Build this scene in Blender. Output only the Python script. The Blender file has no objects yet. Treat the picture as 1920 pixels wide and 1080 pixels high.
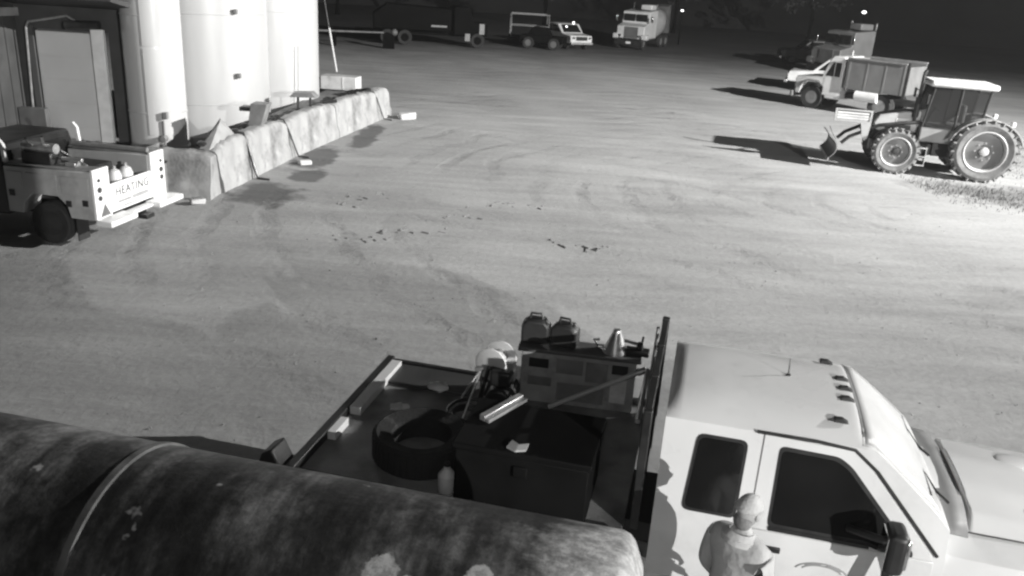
import bpy, bmesh, math, random
from mathutils import Vector, Matrix
random.seed(7)
R = math.radians
PI = math.pi
scn = bpy.context.scene
col = scn.collection

# ------------------------------------------------------------------ camera
cam_d = bpy.data.cameras.new('camera')
cam = bpy.data.objects.new('camera', cam_d)
col.objects.link(cam)
TILT, ROLL = 0.35564, 0.06381
fw = Vector((0, math.cos(TILT), -math.sin(TILT)))
rt = Vector((1, 0, 0))
up = rt.cross(fw)
rt2 = math.cos(ROLL) * rt + math.sin(ROLL) * up
up2 = -math.sin(ROLL) * rt + math.cos(ROLL) * up
mw = Matrix((rt2, up2, -fw)).transposed().to_4x4()
mw.translation = Vector((0, 0, 5.0676))
cam.matrix_world = mw
cam_d.sensor_width = 36
cam_d.lens = 36 * 1581.6 / 1920
cam_d.clip_start = 0.05
cam_d.clip_end = 900
scn.camera = cam

# ------------------------------------------------------------------ world, sun, yard floodlights
world = bpy.data.worlds.new('World')
scn.world = world
world.use_nodes = True
wn = world.node_tree
wn.nodes.clear()
sky = wn.nodes.new('ShaderNodeTexSky')
sky.sky_type = 'NISHITA'
sky.sun_disc = False
sky.sun_elevation = R(14)
sky.sun_rotation = R(60)
bwn = wn.nodes.new('ShaderNodeRGBToBW')
bg = wn.nodes.new('ShaderNodeBackground')
bg.inputs['Strength'].default_value = 0.0009
wo = wn.nodes.new('ShaderNodeOutputWorld')
wn.links.new(sky.outputs[0], bwn.inputs[0])
wn.links.new(bwn.outputs[0], bg.inputs[0])
wn.links.new(bg.outputs[0], wo.inputs[0])


def lamp(name, kind, loc, target, energy, **kw):
    d = bpy.data.lights.new(name, kind)
    o = bpy.data.objects.new(name, d)
    col.objects.link(o)
    o.location = loc
    o.rotation_euler = (Vector(target) - Vector(loc)).to_track_quat('-Z', 'Y').to_euler()
    d.energy = energy
    d.color = (1, 0.995, 0.975)
    for k, v in kw.items():
        setattr(d, k, v)
    return o


lamp('moon', 'SUN', (0, 0, 60), (-40, -20, 40), 0.004, angle=R(0.5))
# yard floodlight on a pole to the right of the picture
lamp('yard_floodlight', 'SPOT', (34, 13.0, 14.0), (2.5, 38, 27.0), 235000, spot_size=R(157), spot_blend=1.0, shadow_soft_size=0.16)
# wall floodlight on the building to the right of the camera
lamp('wall_floodlight', 'SPOT', (16, -16, 8.0), (-3.5, 16, 0.5), 35000, spot_size=R(80), spot_blend=0.6, shadow_soft_size=0.10)
# the security camera's own night lamp, beside its lens
lamp('camera_night_lamp', 'SPOT', (-0.1, 0.0, 5.25), (1.5, 12, 0), 230, spot_size=R(110), spot_blend=0.9, shadow_soft_size=0.06)

scn.view_settings.view_transform = 'Standard'
scn.view_settings.look = 'None'
scn.view_settings.gamma = 1
scn.view_settings.use_curve_mapping = False
scn.view_settings.exposure = 0.0
scn.render.engine = 'CYCLES'
scn.cycles.use_denoising = True
scn.cycles.filter_width = 2.4
scn.cycles.max_bounces = 5
scn.cycles.volume_bounces = 0

# ------------------------------------------------------------------ materials
MATS = {}


def mat(name, c, rough=0.6, metal=0.0, var=0.15, scale=3.0, bump=0.0, bscale=30.0, coat=0.0, stretch=None, dirt=0.0, spec=0.5):
    """Grey painted/metal/rubber surface: base value, broad mottling, optional dirt stains, fine relief."""
    if name in MATS:
        return MATS[name]
    m = bpy.data.materials.new(name)
    m.use_nodes = True
    nt = m.node_tree
    b = nt.nodes['Principled BSDF']
    b.inputs['Metallic'].default_value = metal
    b.inputs['Coat Weight'].default_value = coat
    b.inputs['Coat Roughness'].default_value = 0.12
    b.inputs['Specular IOR Level'].default_value = spec
    tc = nt.nodes.new('ShaderNodeTexCoord')
    mp = nt.nodes.new('ShaderNodeMapping')
    if stretch:
        mp.inputs['Scale'].default_value = stretch
    nt.links.new(tc.outputs['Object'], mp.inputs[0])
    n = nt.nodes.new('ShaderNodeTexNoise')
    n.inputs['Scale'].default_value = scale
    n.inputs['Detail'].default_value = 6
    nt.links.new(mp.outputs[0], n.inputs['Vector'])
    mr = nt.nodes.new('ShaderNodeMapRange')
    mr.inputs[1].default_value = 0.3
    mr.inputs[2].default_value = 0.7
    mr.inputs[3].default_value = max(0.0, c * (1 - var))
    mr.inputs[4].default_value = min(0.95, c * (1 + var))
    nt.links.new(n.outputs[0], mr.inputs[0])
    out = mr.outputs[0]
    if dirt > 0:
        n2 = nt.nodes.new('ShaderNodeTexNoise')
        n2.inputs['Scale'].default_value = scale * 0.6
        n2.inputs['Detail'].default_value = 10
        n2.inputs['Roughness'].default_value = 0.7
        nt.links.new(mp.outputs[0], n2.inputs['Vector'])
        m2 = nt.nodes.new('ShaderNodeMapRange')
        m2.inputs[1].default_value = 0.5
        m2.inputs[2].default_value = 0.68
        m2.inputs[3].default_value = 1.0
        m2.inputs[4].default_value = 1.0 - dirt
        nt.links.new(n2.outputs[0], m2.inputs[0])
        mu = nt.nodes.new('ShaderNodeMath')
        mu.operation = 'MULTIPLY'
        nt.links.new(out, mu.inputs[0])
        nt.links.new(m2.outputs[0], mu.inputs[1])
        out = mu.outputs[0]
    nt.links.new(out, b.inputs['Base Color'])
    r = nt.nodes.new('ShaderNodeMapRange')
    r.inputs[1].default_value = 0.3
    r.inputs[2].default_value = 0.7
    r.inputs[3].default_value = max(0.03, rough - 0.06)
    r.inputs[4].default_value = min(1, rough + 0.08)
    nt.links.new(n.outputs[0], r.inputs[0])
    nt.links.new(r.outputs[0], b.inputs['Roughness'])
    if bump > 0:
        n3 = nt.nodes.new('ShaderNodeTexNoise')
        n3.inputs['Scale'].default_value = bscale
        n3.inputs['Detail'].default_value = 5
        nt.links.new(mp.outputs[0], n3.inputs['Vector'])
        bm = nt.nodes.new('ShaderNodeBump')
        bm.inputs['Strength'].default_value = bump
        bm.inputs['Distance'].default_value = 0.03
        nt.links.new(n3.outputs[0], bm.inputs['Height'])
        nt.links.new(bm.outputs[0], b.inputs['Normal'])
    MATS[name] = m
    return m


def glass_mat(name, c=0.012, rough=0.06):
    m = mat(name, c, rough, 0, 0.3, 2.0, spec=0.6)
    return m


def emit_mat(name, s):
    m = bpy.data.materials.new(name)
    m.use_nodes = True
    b = m.node_tree.nodes['Principled BSDF']
    b.inputs['Base Color'].default_value = (0.8, 0.8, 0.8, 1)
    b.inputs['Emission Color'].default_value = (1, 1, 1, 1)
    b.inputs['Emission Strength'].default_value = s
    return m


WHITE = mat('white_paint', 0.74, 0.30, 0, 0.05, 1.6, coat=0.3, dirt=0.16)
WHITE_OLD = mat('old_white_paint', 0.6, 0.5, 0, 0.12, 3, dirt=0.35, bump=0.1)
WHITE_TRUCK = mat('worn_white_truck_paint', 0.62, 0.35, 0, 0.08, 2, coat=0.2, dirt=0.22)
SCREEN = mat('bright_windscreen_glass', 0.62, 0.3, 0, 0.06, 2.0, spec=1.0)  # pale base stands in for the floodlight's reflection off the glass
GLASS = glass_mat('dark_glass')
BLACKM = mat('black_painted_steel', 0.018, 0.45, 0, 0.4, 4, bump=0.1)
BLACKP = mat('black_plastic', 0.022, 0.4, 0, 0.2, 6)
RUBBER = mat('black_rubber', 0.02, 0.85, 0, 0.25, 9, bump=0.3)
DECK = mat('worn_dark_steel_deck', 0.24, 0.45, 0.2, 0.5, 2.2, bump=0.25, bscale=60, dirt=0.5)
GREYP = mat('grey_painted_steel', 0.2, 0.5, 0, 0.2, 4, dirt=0.3)
BEIGE = mat('weathered_light_grey_paint', 0.34, 0.55, 0, 0.2, 5, dirt=0.45)
STEEL = mat('galvanised_steel', 0.5, 0.35, 0.7, 0.2, 8)
CHROME = mat('bright_chrome', 0.8, 0.12, 1.0, 0.05, 8)
CONC = mat('stained_concrete', 0.33, 0.9, 0, 0.2, 2.0, bump=0.3, bscale=10, dirt=0.6, stretch=(1, 1, 0.7))
SILO = mat('white_tank_steel', 0.42, 0.3, 0, 0.05, 1.2, dirt=0.08, stretch=(1, 1, 0.2), spec=0.7)
DARKWALL = mat('dark_metal_siding', 0.05, 0.7, 0, 0.25, 2)
DOORM = mat('faded_grey_door', 0.62, 0.6, 0, 0.06, 1.2)
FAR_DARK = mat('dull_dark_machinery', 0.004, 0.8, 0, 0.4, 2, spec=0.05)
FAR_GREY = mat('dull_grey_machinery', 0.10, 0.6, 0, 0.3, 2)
RED_LENS = mat('dark_lamp_lens', 0.05, 0.2, 0, 0.2, 8)
CLOTH = mat('grey_sweatshirt', 0.44, 0.95, 0, 0.12, 4, bump=0.9, bscale=7)
SKIN = mat('skin', 0.36, 0.6, 0, 0.08, 12)
CAPM = mat('light_knit_cap', 0.46, 0.95, 0, 0.1, 14, bump=0.4, bscale=60)
TROUSER = mat('dark_work_trousers', 0.07, 0.9, 0, 0.2, 6)


# ------------------------------------------------------------------ mesh helper
class MB:
    def __init__(s):
        s.v, s.f = [], []

    def add(s, vs, fs):
        k = len(s.v)
        s.v += [tuple(v) for v in vs]
        s.f += [tuple(i + k for i in f) for f in fs]
        return s

    def box(s, x0, x1, y0, y1, z0, z1, M=None):
        vs = [Vector(p) for p in ((x0, y0, z0), (x1, y0, z0), (x1, y1, z0), (x0, y1, z0), (x0, y0, z1), (x1, y0, z1), (x1, y1, z1), (x0, y1, z1))]
        if M:
            vs = [M @ v for v in vs]
        return s.add(vs, [(3, 2, 1, 0), (4, 5, 6, 7), (0, 1, 5, 4), (1, 2, 6, 5), (2, 3, 7, 6), (3, 0, 4, 7)])

    def cyl(s, p0, p1, r0, r1=None, n=16, cap=True):
        r1 = r0 if r1 is None else r1
        p0, p1 = Vector(p0), Vector(p1)
        q = (p1 - p0).to_track_quat('Z', 'Y')
        vs = []
        for p, r in ((p0, r0), (p1, r1)):
            vs += [p + q @ Vector((r * math.cos(2 * PI * i / n), r * math.sin(2 * PI * i / n), 0)) for i in range(n)]
        fs = [(i, (i + 1) % n, n + (i + 1) % n, n + i) for i in range(n)]
        if cap:
            fs += [tuple(range(n))[::-1], tuple(range(n, 2 * n))]
        return s.add(vs, fs)

    def tube(s, pts, r, n=8):
        pts = [Vector(p) for p in pts]
        vs, fs = [], []
        for k, p in enumerate(pts):
            d = (pts[min(k + 1, len(pts) - 1)] - pts[max(k - 1, 0)]).normalized()
            q = d.to_track_quat('Z', 'Y')
            rr = r[k] if isinstance(r, (list, tuple)) else r
            vs += [p + q @ Vector((rr * math.cos(2 * PI * i / n), rr * math.sin(2 * PI * i / n), 0)) for i in range(n)]
        for k in range(len(pts) - 1):
            fs += [(k * n + i, k * n + (i + 1) % n, (k + 1) * n + (i + 1) % n, (k + 1) * n + i) for i in range(n)]
        fs += [tuple(range(n))[::-1], tuple(range((len(pts) - 1) * n, len(pts) * n))]
        return s.add(vs, fs)

    def lathe(s, prof, c, axis, n=32, closed=False):
        """prof: (radius, along-axis) pairs turned about axis through c."""
        c = Vector(c)
        q = Vector(axis).to_track_quat('Z', 'Y')
        vs, fs = [], []
        for r, a in prof:
            vs += [c + q @ Vector((r * math.cos(2 * PI * i / n), r * math.sin(2 * PI * i / n), a)) for i in range(n)]
        m = len(prof)
        for k in range(m if closed else m - 1):
            k2 = (k + 1) % m
            fs += [(k * n + i, k * n + (i + 1) % n, k2 * n + (i + 1) % n, k2 * n + i) for i in range(n)]
        if not closed:
            fs += [tuple(range(n))[::-1], tuple(range((m - 1) * n, m * n))]
        return s.add(vs, fs)

    def prism(s, poly, a0, a1, ax='y'):
        """poly in the plane across ax (x,z for y; y,z for x; x,y for z), from a0 to a1."""
        def P(p, a):
            return {'y': (p[0], a, p[1]), 'x': (a, p[0], p[1]), 'z': (p[0], p[1], a)}[ax]
        n = len(poly)
        vs = [P(p, a0) for p in poly] + [P(p, a1) for p in poly]
        fs = [(i, (i + 1) % n, n + (i + 1) % n, n + i) for i in range(n)] + [tuple(range(n))[::-1], tuple(range(n, 2 * n))]
        return s.add(vs, fs)

    def sph(s, c, r, n=14, m=8, sc=(1, 1, 1)):
        c = Vector(c)
        vs = [c + Vector((0, 0, -r * sc[2]))]
        for j in range(1, m):
            t = PI * j / m - PI / 2
            vs += [c + Vector((r * sc[0] * math.cos(t) * math.cos(2 * PI * i / n), r * sc[1] * math.cos(t) * math.sin(2 * PI * i / n), r * sc[2] * math.sin(t))) for i in range(n)]
        vs.append(c + Vector((0, 0, r * sc[2])))
        fs = [(0, 1 + (i + 1) % n, 1 + i) for i in range(n)]
        for j in range(m - 2):
            b = 1 + j * n
            fs += [(b + i, b + (i + 1) % n, b + n + (i + 1) % n, b + n + i) for i in range(n)]
        b = 1 + (m - 2) * n
        fs += [(b + i, b + (i + 1) % n, len(vs) - 1) for i in range(n)]
        return s.add(vs, fs)

    def build(s, name, m, parent=None, bevel=0.0, smooth=35, seg=2):
        me = bpy.data.meshes.new(name)
        me.from_pydata(s.v, [], s.f)
        me.validate()
        bm = bmesh.new()
        bm.from_mesh(me)
        bmesh.ops.recalc_face_normals(bm, faces=bm.faces)
        bm.to_mesh(me)
        bm.free()
        me.materials.append(m)
        if smooth:
            me.polygons.foreach_set('use_smooth', [True] * len(me.polygons))
            me.set_sharp_from_angle(angle=R(smooth))
        o = bpy.data.objects.new(name, me)
        col.objects.link(o)
        if parent:
            o.parent = parent
        if bevel:
            b = o.modifiers.new('bevel', 'BEVEL')
            b.width = bevel
            b.segments = seg
            b.limit_method = 'ANGLE'
            b.angle_limit = R(40)
        return o


def tag(o, label=None, cat=None, group=None, kind=None):
    for k, v in (('label', label), ('category', cat), ('group', group), ('kind', kind)):
        if v:
            o[k] = v
    return o


def thing(name, label, cat, loc=(0, 0, 0), rz=0, group=None):
    o = bpy.data.objects.new(name, None)
    o.empty_display_size = 0.2
    col.objects.link(o)
    o.location = loc
    o.rotation_euler = (0, 0, rz)
    return tag(o, label, cat, group)


def place(o, loc, rz=0):
    o.location = loc
    o.rotation_euler = (0, 0, rz)
    return o


def jitter(mb, a, seed=1):
    rnd = random.Random(seed)
    mb.v = [(x + rnd.uniform(-a, a), y + rnd.uniform(-a, a), z + rnd.uniform(-a, a)) for x, y, z in mb.v]
    return mb


def rough_mesh(o, strength, size, levels=3):
    """Real unevenness for cast concrete, cloth and rubble."""
    s = o.modifiers.new('subdivide', 'SUBSURF')
    s.subdivision_type = 'SIMPLE'
    s.levels = s.render_levels = levels
    t = bpy.data.textures.new('unevenness', 'CLOUDS')
    t.noise_scale = size
    t.noise_depth = 3
    d = o.modifiers.new('uneven', 'DISPLACE')
    d.texture = t
    d.strength = strength
    d.texture_coords = 'GLOBAL'
    return o


def tyre(mb, c, axis, ro, ri, w, n=36):
    h = w / 2
    return mb.lathe([(ri, -h * 0.75), (ro * 0.93, -h), (ro * 0.985, -h * 0.86), (ro, -h * 0.5), (ro, h * 0.5), (ro * 0.985, h * 0.86), (ro * 0.93, h), (ri, h * 0.75)], c, axis, n, closed=True)


def road_wheel(parent, c, ro, w, side, rim_m, tm=None, hub=0.07, dual=False, n=32):
    """Wheel turning about y; side = +1/-1 gives the outward face. Part with sub-parts tyre and rim."""
    x, y, z = c
    t = tyre(MB(), c, (0, 1, 0), ro, ro * 0.56, w, n)
    if dual:
        tyre(t, (x, y - side * (w + 0.05), z), (0, 1, 0), ro, ro * 0.56, w, n)
    o = t.build('wheel', tm or RUBBER, parent)
    q = y + side * w * 0.36
    d = MB()
    d.lathe([(ro * 0.57, side * w * 0.36), (ro * 0.5, side * w * 0.30), (ro * 0.46, side * w * 0.10), (ro * 0.25, side * w * 0.05), (ro * 0.2, side * w * 0.22), (ro * hub * 2, side * w * 0.26)], c, (0, 1, 0), n)
    d.build('rim', rim_m, o)
    return o


# ------------------------------------------------------------------ ground
def ground():
    m = bpy.data.materials.new('packed_gravel_yard')
    m.use_nodes = True
    nt = m.node_tree
    L = nt.links.new
    b = nt.nodes['Principled BSDF']
    b.inputs['Roughness'].default_value = 0.9
    b.inputs['Specular IOR Level'].default_value = 0.25
    tc = nt.nodes.new('ShaderNodeTexCoord')

    def noise(scale, detail=5, rough=0.55, sc=(1, 1, 1), rot=0.0, dist=0.0):
        mp = nt.nodes.new('ShaderNodeMapping')
        mp.inputs['Scale'].default_value = sc
        mp.inputs['Rotation'].default_value = (0, 0, rot)
        L(tc.outputs['Object'], mp.inputs[0])
        n = nt.nodes.new('ShaderNodeTexNoise')
        n.inputs['Scale'].default_value = scale
        n.inputs['Detail'].default_value = detail
        n.inputs['Roughness'].default_value = rough
        n.inputs['Distortion'].default_value = dist
        L(mp.outputs[0], n.inputs['Vector'])
        return n.outputs[0]

    def rng(s, a, bb, c, d):
        r = nt.nodes.new('ShaderNodeMapRange')
        for i, v in enumerate((a, bb, c, d)):
            r.inputs[i + 1].default_value = v
        L(s, r.inputs[0])
        return r.outputs[0]

    def mth(op, a, bb):
        n = nt.nodes.new('ShaderNodeMath')
        n.operation = op
        for i, s in enumerate((a, bb)):
            if isinstance(s, (int, float)):
                n.inputs[i].default_value = s
            else:
                L(s, n.inputs[i])
        return n.outputs[0]
    broad = rng(noise(0.12, 4), 0.3, 0.7, 0.84, 1.16)
    drag = rng(noise(0.55, 5, 0.6, (0.35, 1.7, 1), R(-24)), 0.3, 0.7, 0.86, 1.14)
    drag2 = rng(noise(0.9, 4, 0.6, (0.3, 2.6, 1), R(38)), 0.35, 0.7, 0.93, 1.07)
    fine = rng(noise(9, 6, 0.75), 0.3, 0.7, 0.88, 1.12)
    # tyre arcs: rings about two turning centres, broken by noise
    arcs = None
    for (cx, cy, fr, se) in ((9.5, 21.0, 5.2, 0.5), (-6.5, 6.0, 4.4, 0.45)):
        mp = nt.nodes.new('ShaderNodeMapping')
        mp.inputs['Location'].default_value = (-cx, -cy, 0)
        L(tc.outputs['Object'], mp.inputs[0])
        sp = nt.nodes.new('ShaderNodeVectorMath')
        sp.operation = 'LENGTH'
        L(mp.outputs[0], sp.inputs[0])
        dn = mth('ADD', sp.outputs['Value'], mth('MULTIPLY', noise(0.35, 3), 1.6))
        sn = mth('SINE', mth('MULTIPLY', dn, fr), 0.0)
        msk = rng(noise(0.16, 2, 0.5, (1, 1, 1), cx), 0.46, 0.62, 0, 1)
        brk = rng(noise(2.2, 4, 0.7), 0.35, 0.62, 0.2, 1)
        a = mth('MULTIPLY', mth('MULTIPLY', rng(sn, 0.2, 1, 0, 1), msk), brk)
        arcs = a if arcs is None else mth('ADD', arcs, a)
    clod = rng(noise(2.6, 6, 0.72), 0.63, 0.72, 0, 1)
    c = mth('MULTIPLY', mth('MULTIPLY', broad, drag), mth('MULTIPLY', drag2, fine))
    c = mth('MULTIPLY', c, mth('SUBTRACT', 1.0, mth('MULTIPLY', arcs, 0.16)))
    # damp patches along the foot of the concrete blocks, with an outline of their own
    damp = None
    for (px, py, rx, ry) in ((-5.75, 18.8, 0.85, 1.1), (-5.6, 23.0, 0.55, 1.7), (-4.9, 26.6, 0.45, 2.2), (-5.3, 20.9, 0.5, 0.8)):
        mp = nt.nodes.new('ShaderNodeMapping')
        mp.vector_type = 'TEXTURE'
        mp.inputs['Location'].default_value = (px, py, 0)
        mp.inputs['Scale'].default_value = (rx, ry, 1)
        L(tc.outputs['Object'], mp.inputs[0])
        ln = nt.nodes.new('ShaderNodeVectorMath')
        ln.operation = 'LENGTH'
        L(mp.outputs[0], ln.inputs[0])
        d = mth('ADD', ln.outputs['Value'], mth('MULTIPLY', mth('SUBTRACT', noise(1.4, 4), 0.5), 1.6))
        d = rng(d, 0.75, 1.05, 1, 0)
        damp = d if damp is None else mth('MAXIMUM', damp, d)
    c = mth('MULTIPLY', c, mth('SUBTRACT', 1.0, mth('MULTIPLY', damp, 0.58)))
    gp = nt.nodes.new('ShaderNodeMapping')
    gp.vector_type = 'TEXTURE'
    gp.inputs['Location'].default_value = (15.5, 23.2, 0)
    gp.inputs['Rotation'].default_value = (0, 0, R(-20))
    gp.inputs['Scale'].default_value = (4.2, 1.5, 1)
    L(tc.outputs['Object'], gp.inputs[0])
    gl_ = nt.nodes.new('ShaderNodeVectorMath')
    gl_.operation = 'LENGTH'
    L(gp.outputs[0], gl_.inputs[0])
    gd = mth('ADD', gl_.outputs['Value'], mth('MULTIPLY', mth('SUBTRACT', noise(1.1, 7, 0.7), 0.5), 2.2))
    c = mth('MULTIPLY', c, rng(gd, 0.6, 1.15, 0.5, 1.0))  # soil darkened under the grass, toning down the floodlight's hot spot too
    # gravel darkened with distance: the floodlight's fall-off put into the colour, ragged edge
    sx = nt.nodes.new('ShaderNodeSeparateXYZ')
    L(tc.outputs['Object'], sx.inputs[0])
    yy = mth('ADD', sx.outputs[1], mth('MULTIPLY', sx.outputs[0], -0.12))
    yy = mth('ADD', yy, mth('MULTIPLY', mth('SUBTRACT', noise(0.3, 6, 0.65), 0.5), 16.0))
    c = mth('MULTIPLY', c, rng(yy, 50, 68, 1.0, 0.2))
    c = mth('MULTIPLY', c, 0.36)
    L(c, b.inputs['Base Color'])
    h = mth('ADD', mth('MULTIPLY', noise(0.55, 5, 0.6, (0.35, 1.7, 1), R(-24)), 0.9), mth('MULTIPLY', noise(6, 8, 0.7), 0.35))
    h = mth('ADD', h, mth('MULTIPLY', clod, 0.45))
    h = mth('SUBTRACT', h, mth('MULTIPLY', arcs, 0.4))
    bp = nt.nodes.new('ShaderNodeBump')
    bp.inputs['Strength'].default_value = 0.42
    bp.inputs['Distance'].default_value = 0.10
    L(h, bp.inputs['Height'])
    L(bp.outputs[0], b.inputs['Normal'])
    mb = MB()
    xs = [-400, -60, -20, -14] + [-14 + i * 0.6 for i in range(1, 60)] + [40, 80, 400]
    ys = [-30, -2] + [i * 0.6 for i in range(0, 90)] + [60, 80, 120, 600]
    rnd = random.Random(3)
    for y in ys:
        for x in xs:
            z = 0
            if -14 < x < 22 and 8 < y < 53:
                z = 0.012 * math.sin(x * 1.7 + y * 0.6) + rnd.uniform(-0.012, 0.012)
            mb.v.append((x, y, z))
    n = len(xs)
    for j in range(len(ys) - 1):
        for i in range(n - 1):
            k = j * n + i
            mb.f.append((k, k + 1, k + n + 1, k + n))
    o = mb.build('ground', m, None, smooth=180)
    return tag(o, kind='structure')


ground()
hl = MB()
for k in range(41):
    a = R(20 + 140 * k / 40)
    for rr, z in ((118, -0.5), (135, 6 + 1.5 * math.sin(k * 0.9)), (160, 13 + 2 * math.sin(k * 0.5)), (220, 17)):
        hl.v.append((rr * math.cos(a) * 1.3, rr * math.sin(a), z))
for k in range(40):
    for j in range(3):
        b_ = 4 * k + j
        hl.f.append((b_, b_ + 1, b_ + 5, b_ + 4))
tag(hl.build('hill', mat('dark_hillside', 0.05, 0.9, 0, 0.4, 0.1), None), kind='structure')

# unseen building that carries the camera, added so its corner throws the long shadow over the left of the yard
hw = MB().box(-16, 3.42, -8.0, -0.35, 0, 7.0).build('unseen_camera_building', mat('dark_wall_siding', 0.12, 0.7, 0, 0.1, 1), None)  # siding kept dark to hold back bounced light
tag(hw, kind='structure')

# loose stones and clods pressed up by tyres
STONE = mat('yard_stone', 0.3, 0.9, 0, 0.3, 9, bump=0.4)


def rubble(name, kind_pts, m):
    mb = MB()
    rnd = random.Random(11)
    for x, y, s in kind_pts:
        c = Vector((x, y, s * 0.25))
        vs = []
        for p in ((1, 0, 0), (-1, 0, 0), (0, 1, 0), (0, -1, 0), (0, 0, 1), (0, 0, -1)):
            vs.append(c + Vector(p) * s * rnd.uniform(0.6, 1.1) * 0.5)
        a = rnd.uniform(0, PI)
        vs = [c + Matrix.Rotation(a, 3, 'Z') @ (v - c) for v in vs]
        mb.add(vs, [(0, 2, 4), (2, 1, 4), (1, 3, 4), (3, 0, 4), (2, 0, 5), (1, 2, 5), (3, 1, 5), (0, 3, 5)])
    return tag(mb.build(name, m, None, smooth=0), kind='stuff')


pts = []
for k in range(900):
    y = random.uniform(7, 45)
    pts.append((random.uniform(-8, 15) * (0.4 + y / 40), y, random.uniform(0.012, 0.04)))
for cx, cy in () and ((-1.6, 20.0), (0.4, 20.6), (-1.2, 18.5), (1.6, 17.6), (-2.6, 21.2), (0.9, 19.6)):
    for k in range(26):
        pts.append((cx + random.gauss(0, 0.7), cy + random.gauss(0, 0.16), random.uniform(0.04, 0.11)))
rubble('gravel', pts, STONE)
# short lug marks pressed up by tractor tyres
LUGS = ((-1.5, 17.85, 7, 0.25), (-0.7, 18.9, 6, 0.45), (0.2, 19.2, 6, -0.1), (-3.0, 15.9, 6, 0.1), (-1.9, 16.7, 6, 0.3), (1.3, 16.3, 5, -0.3), (2.1, 16.3, 5, -0.15), (-4.2, 18.2, 5, 0.2), (-3.3, 19.2, 4, 0.5))
lug = MB()
rnd = random.Random(31)
for cx, cy, n_, ang in LUGS:
    for k in range(n_):
        for sd in (-1, 1):
            if rnd.random() < 0.35:
                continue
            c = Vector((cx + (k - n_ / 2) * 0.27 * math.cos(ang) - sd * 0.12 * math.sin(ang) + rnd.gauss(0, 0.09), cy + (k - n_ / 2) * 0.27 * math.sin(ang) + sd * 0.12 * math.cos(ang) + rnd.gauss(0, 0.04), -0.01))
            M = Matrix.Translation(c) @ Matrix.Rotation(ang + sd * R(55) + rnd.gauss(0, 0.2), 4, 'Z')
            l_, h_ = rnd.uniform(0.04, 0.12), rnd.uniform(0.012, 0.034)
            lug.add([M @ Vector(p) for p in ((-l_, -0.04, 0), (l_, -0.04, 0), (l_, 0.04, 0), (-l_, 0.04, 0), (-l_ * 0.7, 0, h_), (l_ * 0.7, 0, h_))], [(0, 1, 5, 4), (2, 3, 4, 5), (1, 2, 5), (3, 0, 4)])
tag(lug.build('tyre_marks', mat('pressed_soil', 0.17, 0.95, 0, 0.15, 5), None, smooth=0), kind='stuff')

# ------------------------------------------------------------------ building with the big door, far left
def building():
    t = thing('metal_building', 'dark metal building with large pale door behind the parked service truck', 'building', (-11.7, 22.2, 0))
    ox, oy = -11.7, 22.2
    # front wall split round the door
    w = MB()
    w.box(-5.6, -0.95, 0, 0.25, 0, 5.2)
    w.box(1.0, 1.9, 0, 0.25, 0, 5.2)
    w.box(-0.95, 1.0, 0, 0.25, 3.05, 5.2)
    w.build('front_wall', DARKWALL, t)
    s = MB().box(-1.6, -1.35, -7.2, -0.005, 0, 4.6)
    s.build('side_wall', DARKWALL, t)
    for k in range(14):
        MB().box(-1.35, -1.325, -0.55 - 0.5 * k, -0.47 - 0.5 * k, 0.02, 3.4).build('siding_rib', DARKWALL, t)
    d = MB().box(-0.86, 0.9, -0.02, 0.06, 0.0, 3.0).build('door', DOORM, t)
    # sectional panels of the door
    for k in range(5):
        MB().box(-0.84, 0.88, -0.035, -0.022, 0.03 + 0.6 * k, 0.585 + 0.6 * k).build('door_panel', DOORM, t, bevel=0.006) if k < 5 else None
    MB().box(0.62, 0.94, -0.16, -0.04, 0, 3.12).build('door_post', mat('white_door_post', 0.85, 0.5), t, bevel=0.01)
    MB().box(-1.05, -0.88, -0.10, -0.04, 0, 3.15).build('door_post', DARKWALL, t, bevel=0.01)
    p = MB().tube([(-1.12, -0.2, 0.1), (-0.98, -0.2, 3.1), (-0.9, -0.22, 3.22), (0.1, -0.22, 3.42), (0.3, -0.2, 3.3)], 0.028, 8)
    p.build('conduit', STEEL, t)
    g = MB().prism([(-7.3, 3.55), (-7.3, 3.72), (-0.2, 3.55), (-0.2, 3.35)], -1.3, -1.12, 'x')
    g.build('eave_trim', mat('eave_grey', 0.28, 0.5), t)
    MB().prism([(-1.6, 3.9), (-1.6, 4.0), (0.0, 3.75), (0.0, 3.62)], -1.35, 1.9, 'x').build('canopy', DARKWALL, t)
    # door track hood and coiled hose above the opening
    MB().cyl((0.05, -0.22, 3.2), (0.9, -0.22, 3.24), 0.11, 0.11, 16).build('roller_hood', BLACKM, t)
    # rough block pier at the outer corner
    rnd = random.Random(5)
    for k in range(17):
        h = 0.19
        x = rnd.uniform(-0.03, 0.03)
        b = MB().box(-1.315, -1.315 + 0.14 + x, -2.95, -2.30, 0.4 + k * (h + 0.012), 0.4 + h + k * (h + 0.012))
        jitter(b, 0.018, k).build('brick', mat('rough_pier_block', 0.2, 0.9, 0, 0.3, 6, bump=0.5), t, bevel=0.012)
    MB().box(-1.3, -0.6, -0.5, -0.3, 0.0, 1.1).build('meter_box', FAR_GREY, t, bevel=0.01)


building()


# ------------------------------------------------------------------ upright storage tanks
SILO_G = mat('glossy_white_tank_steel', 0.5, 0.2, 0, 0.05, 1.2, dirt=0.08, stretch=(1, 1, 0.2), spec=1.0)


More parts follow.
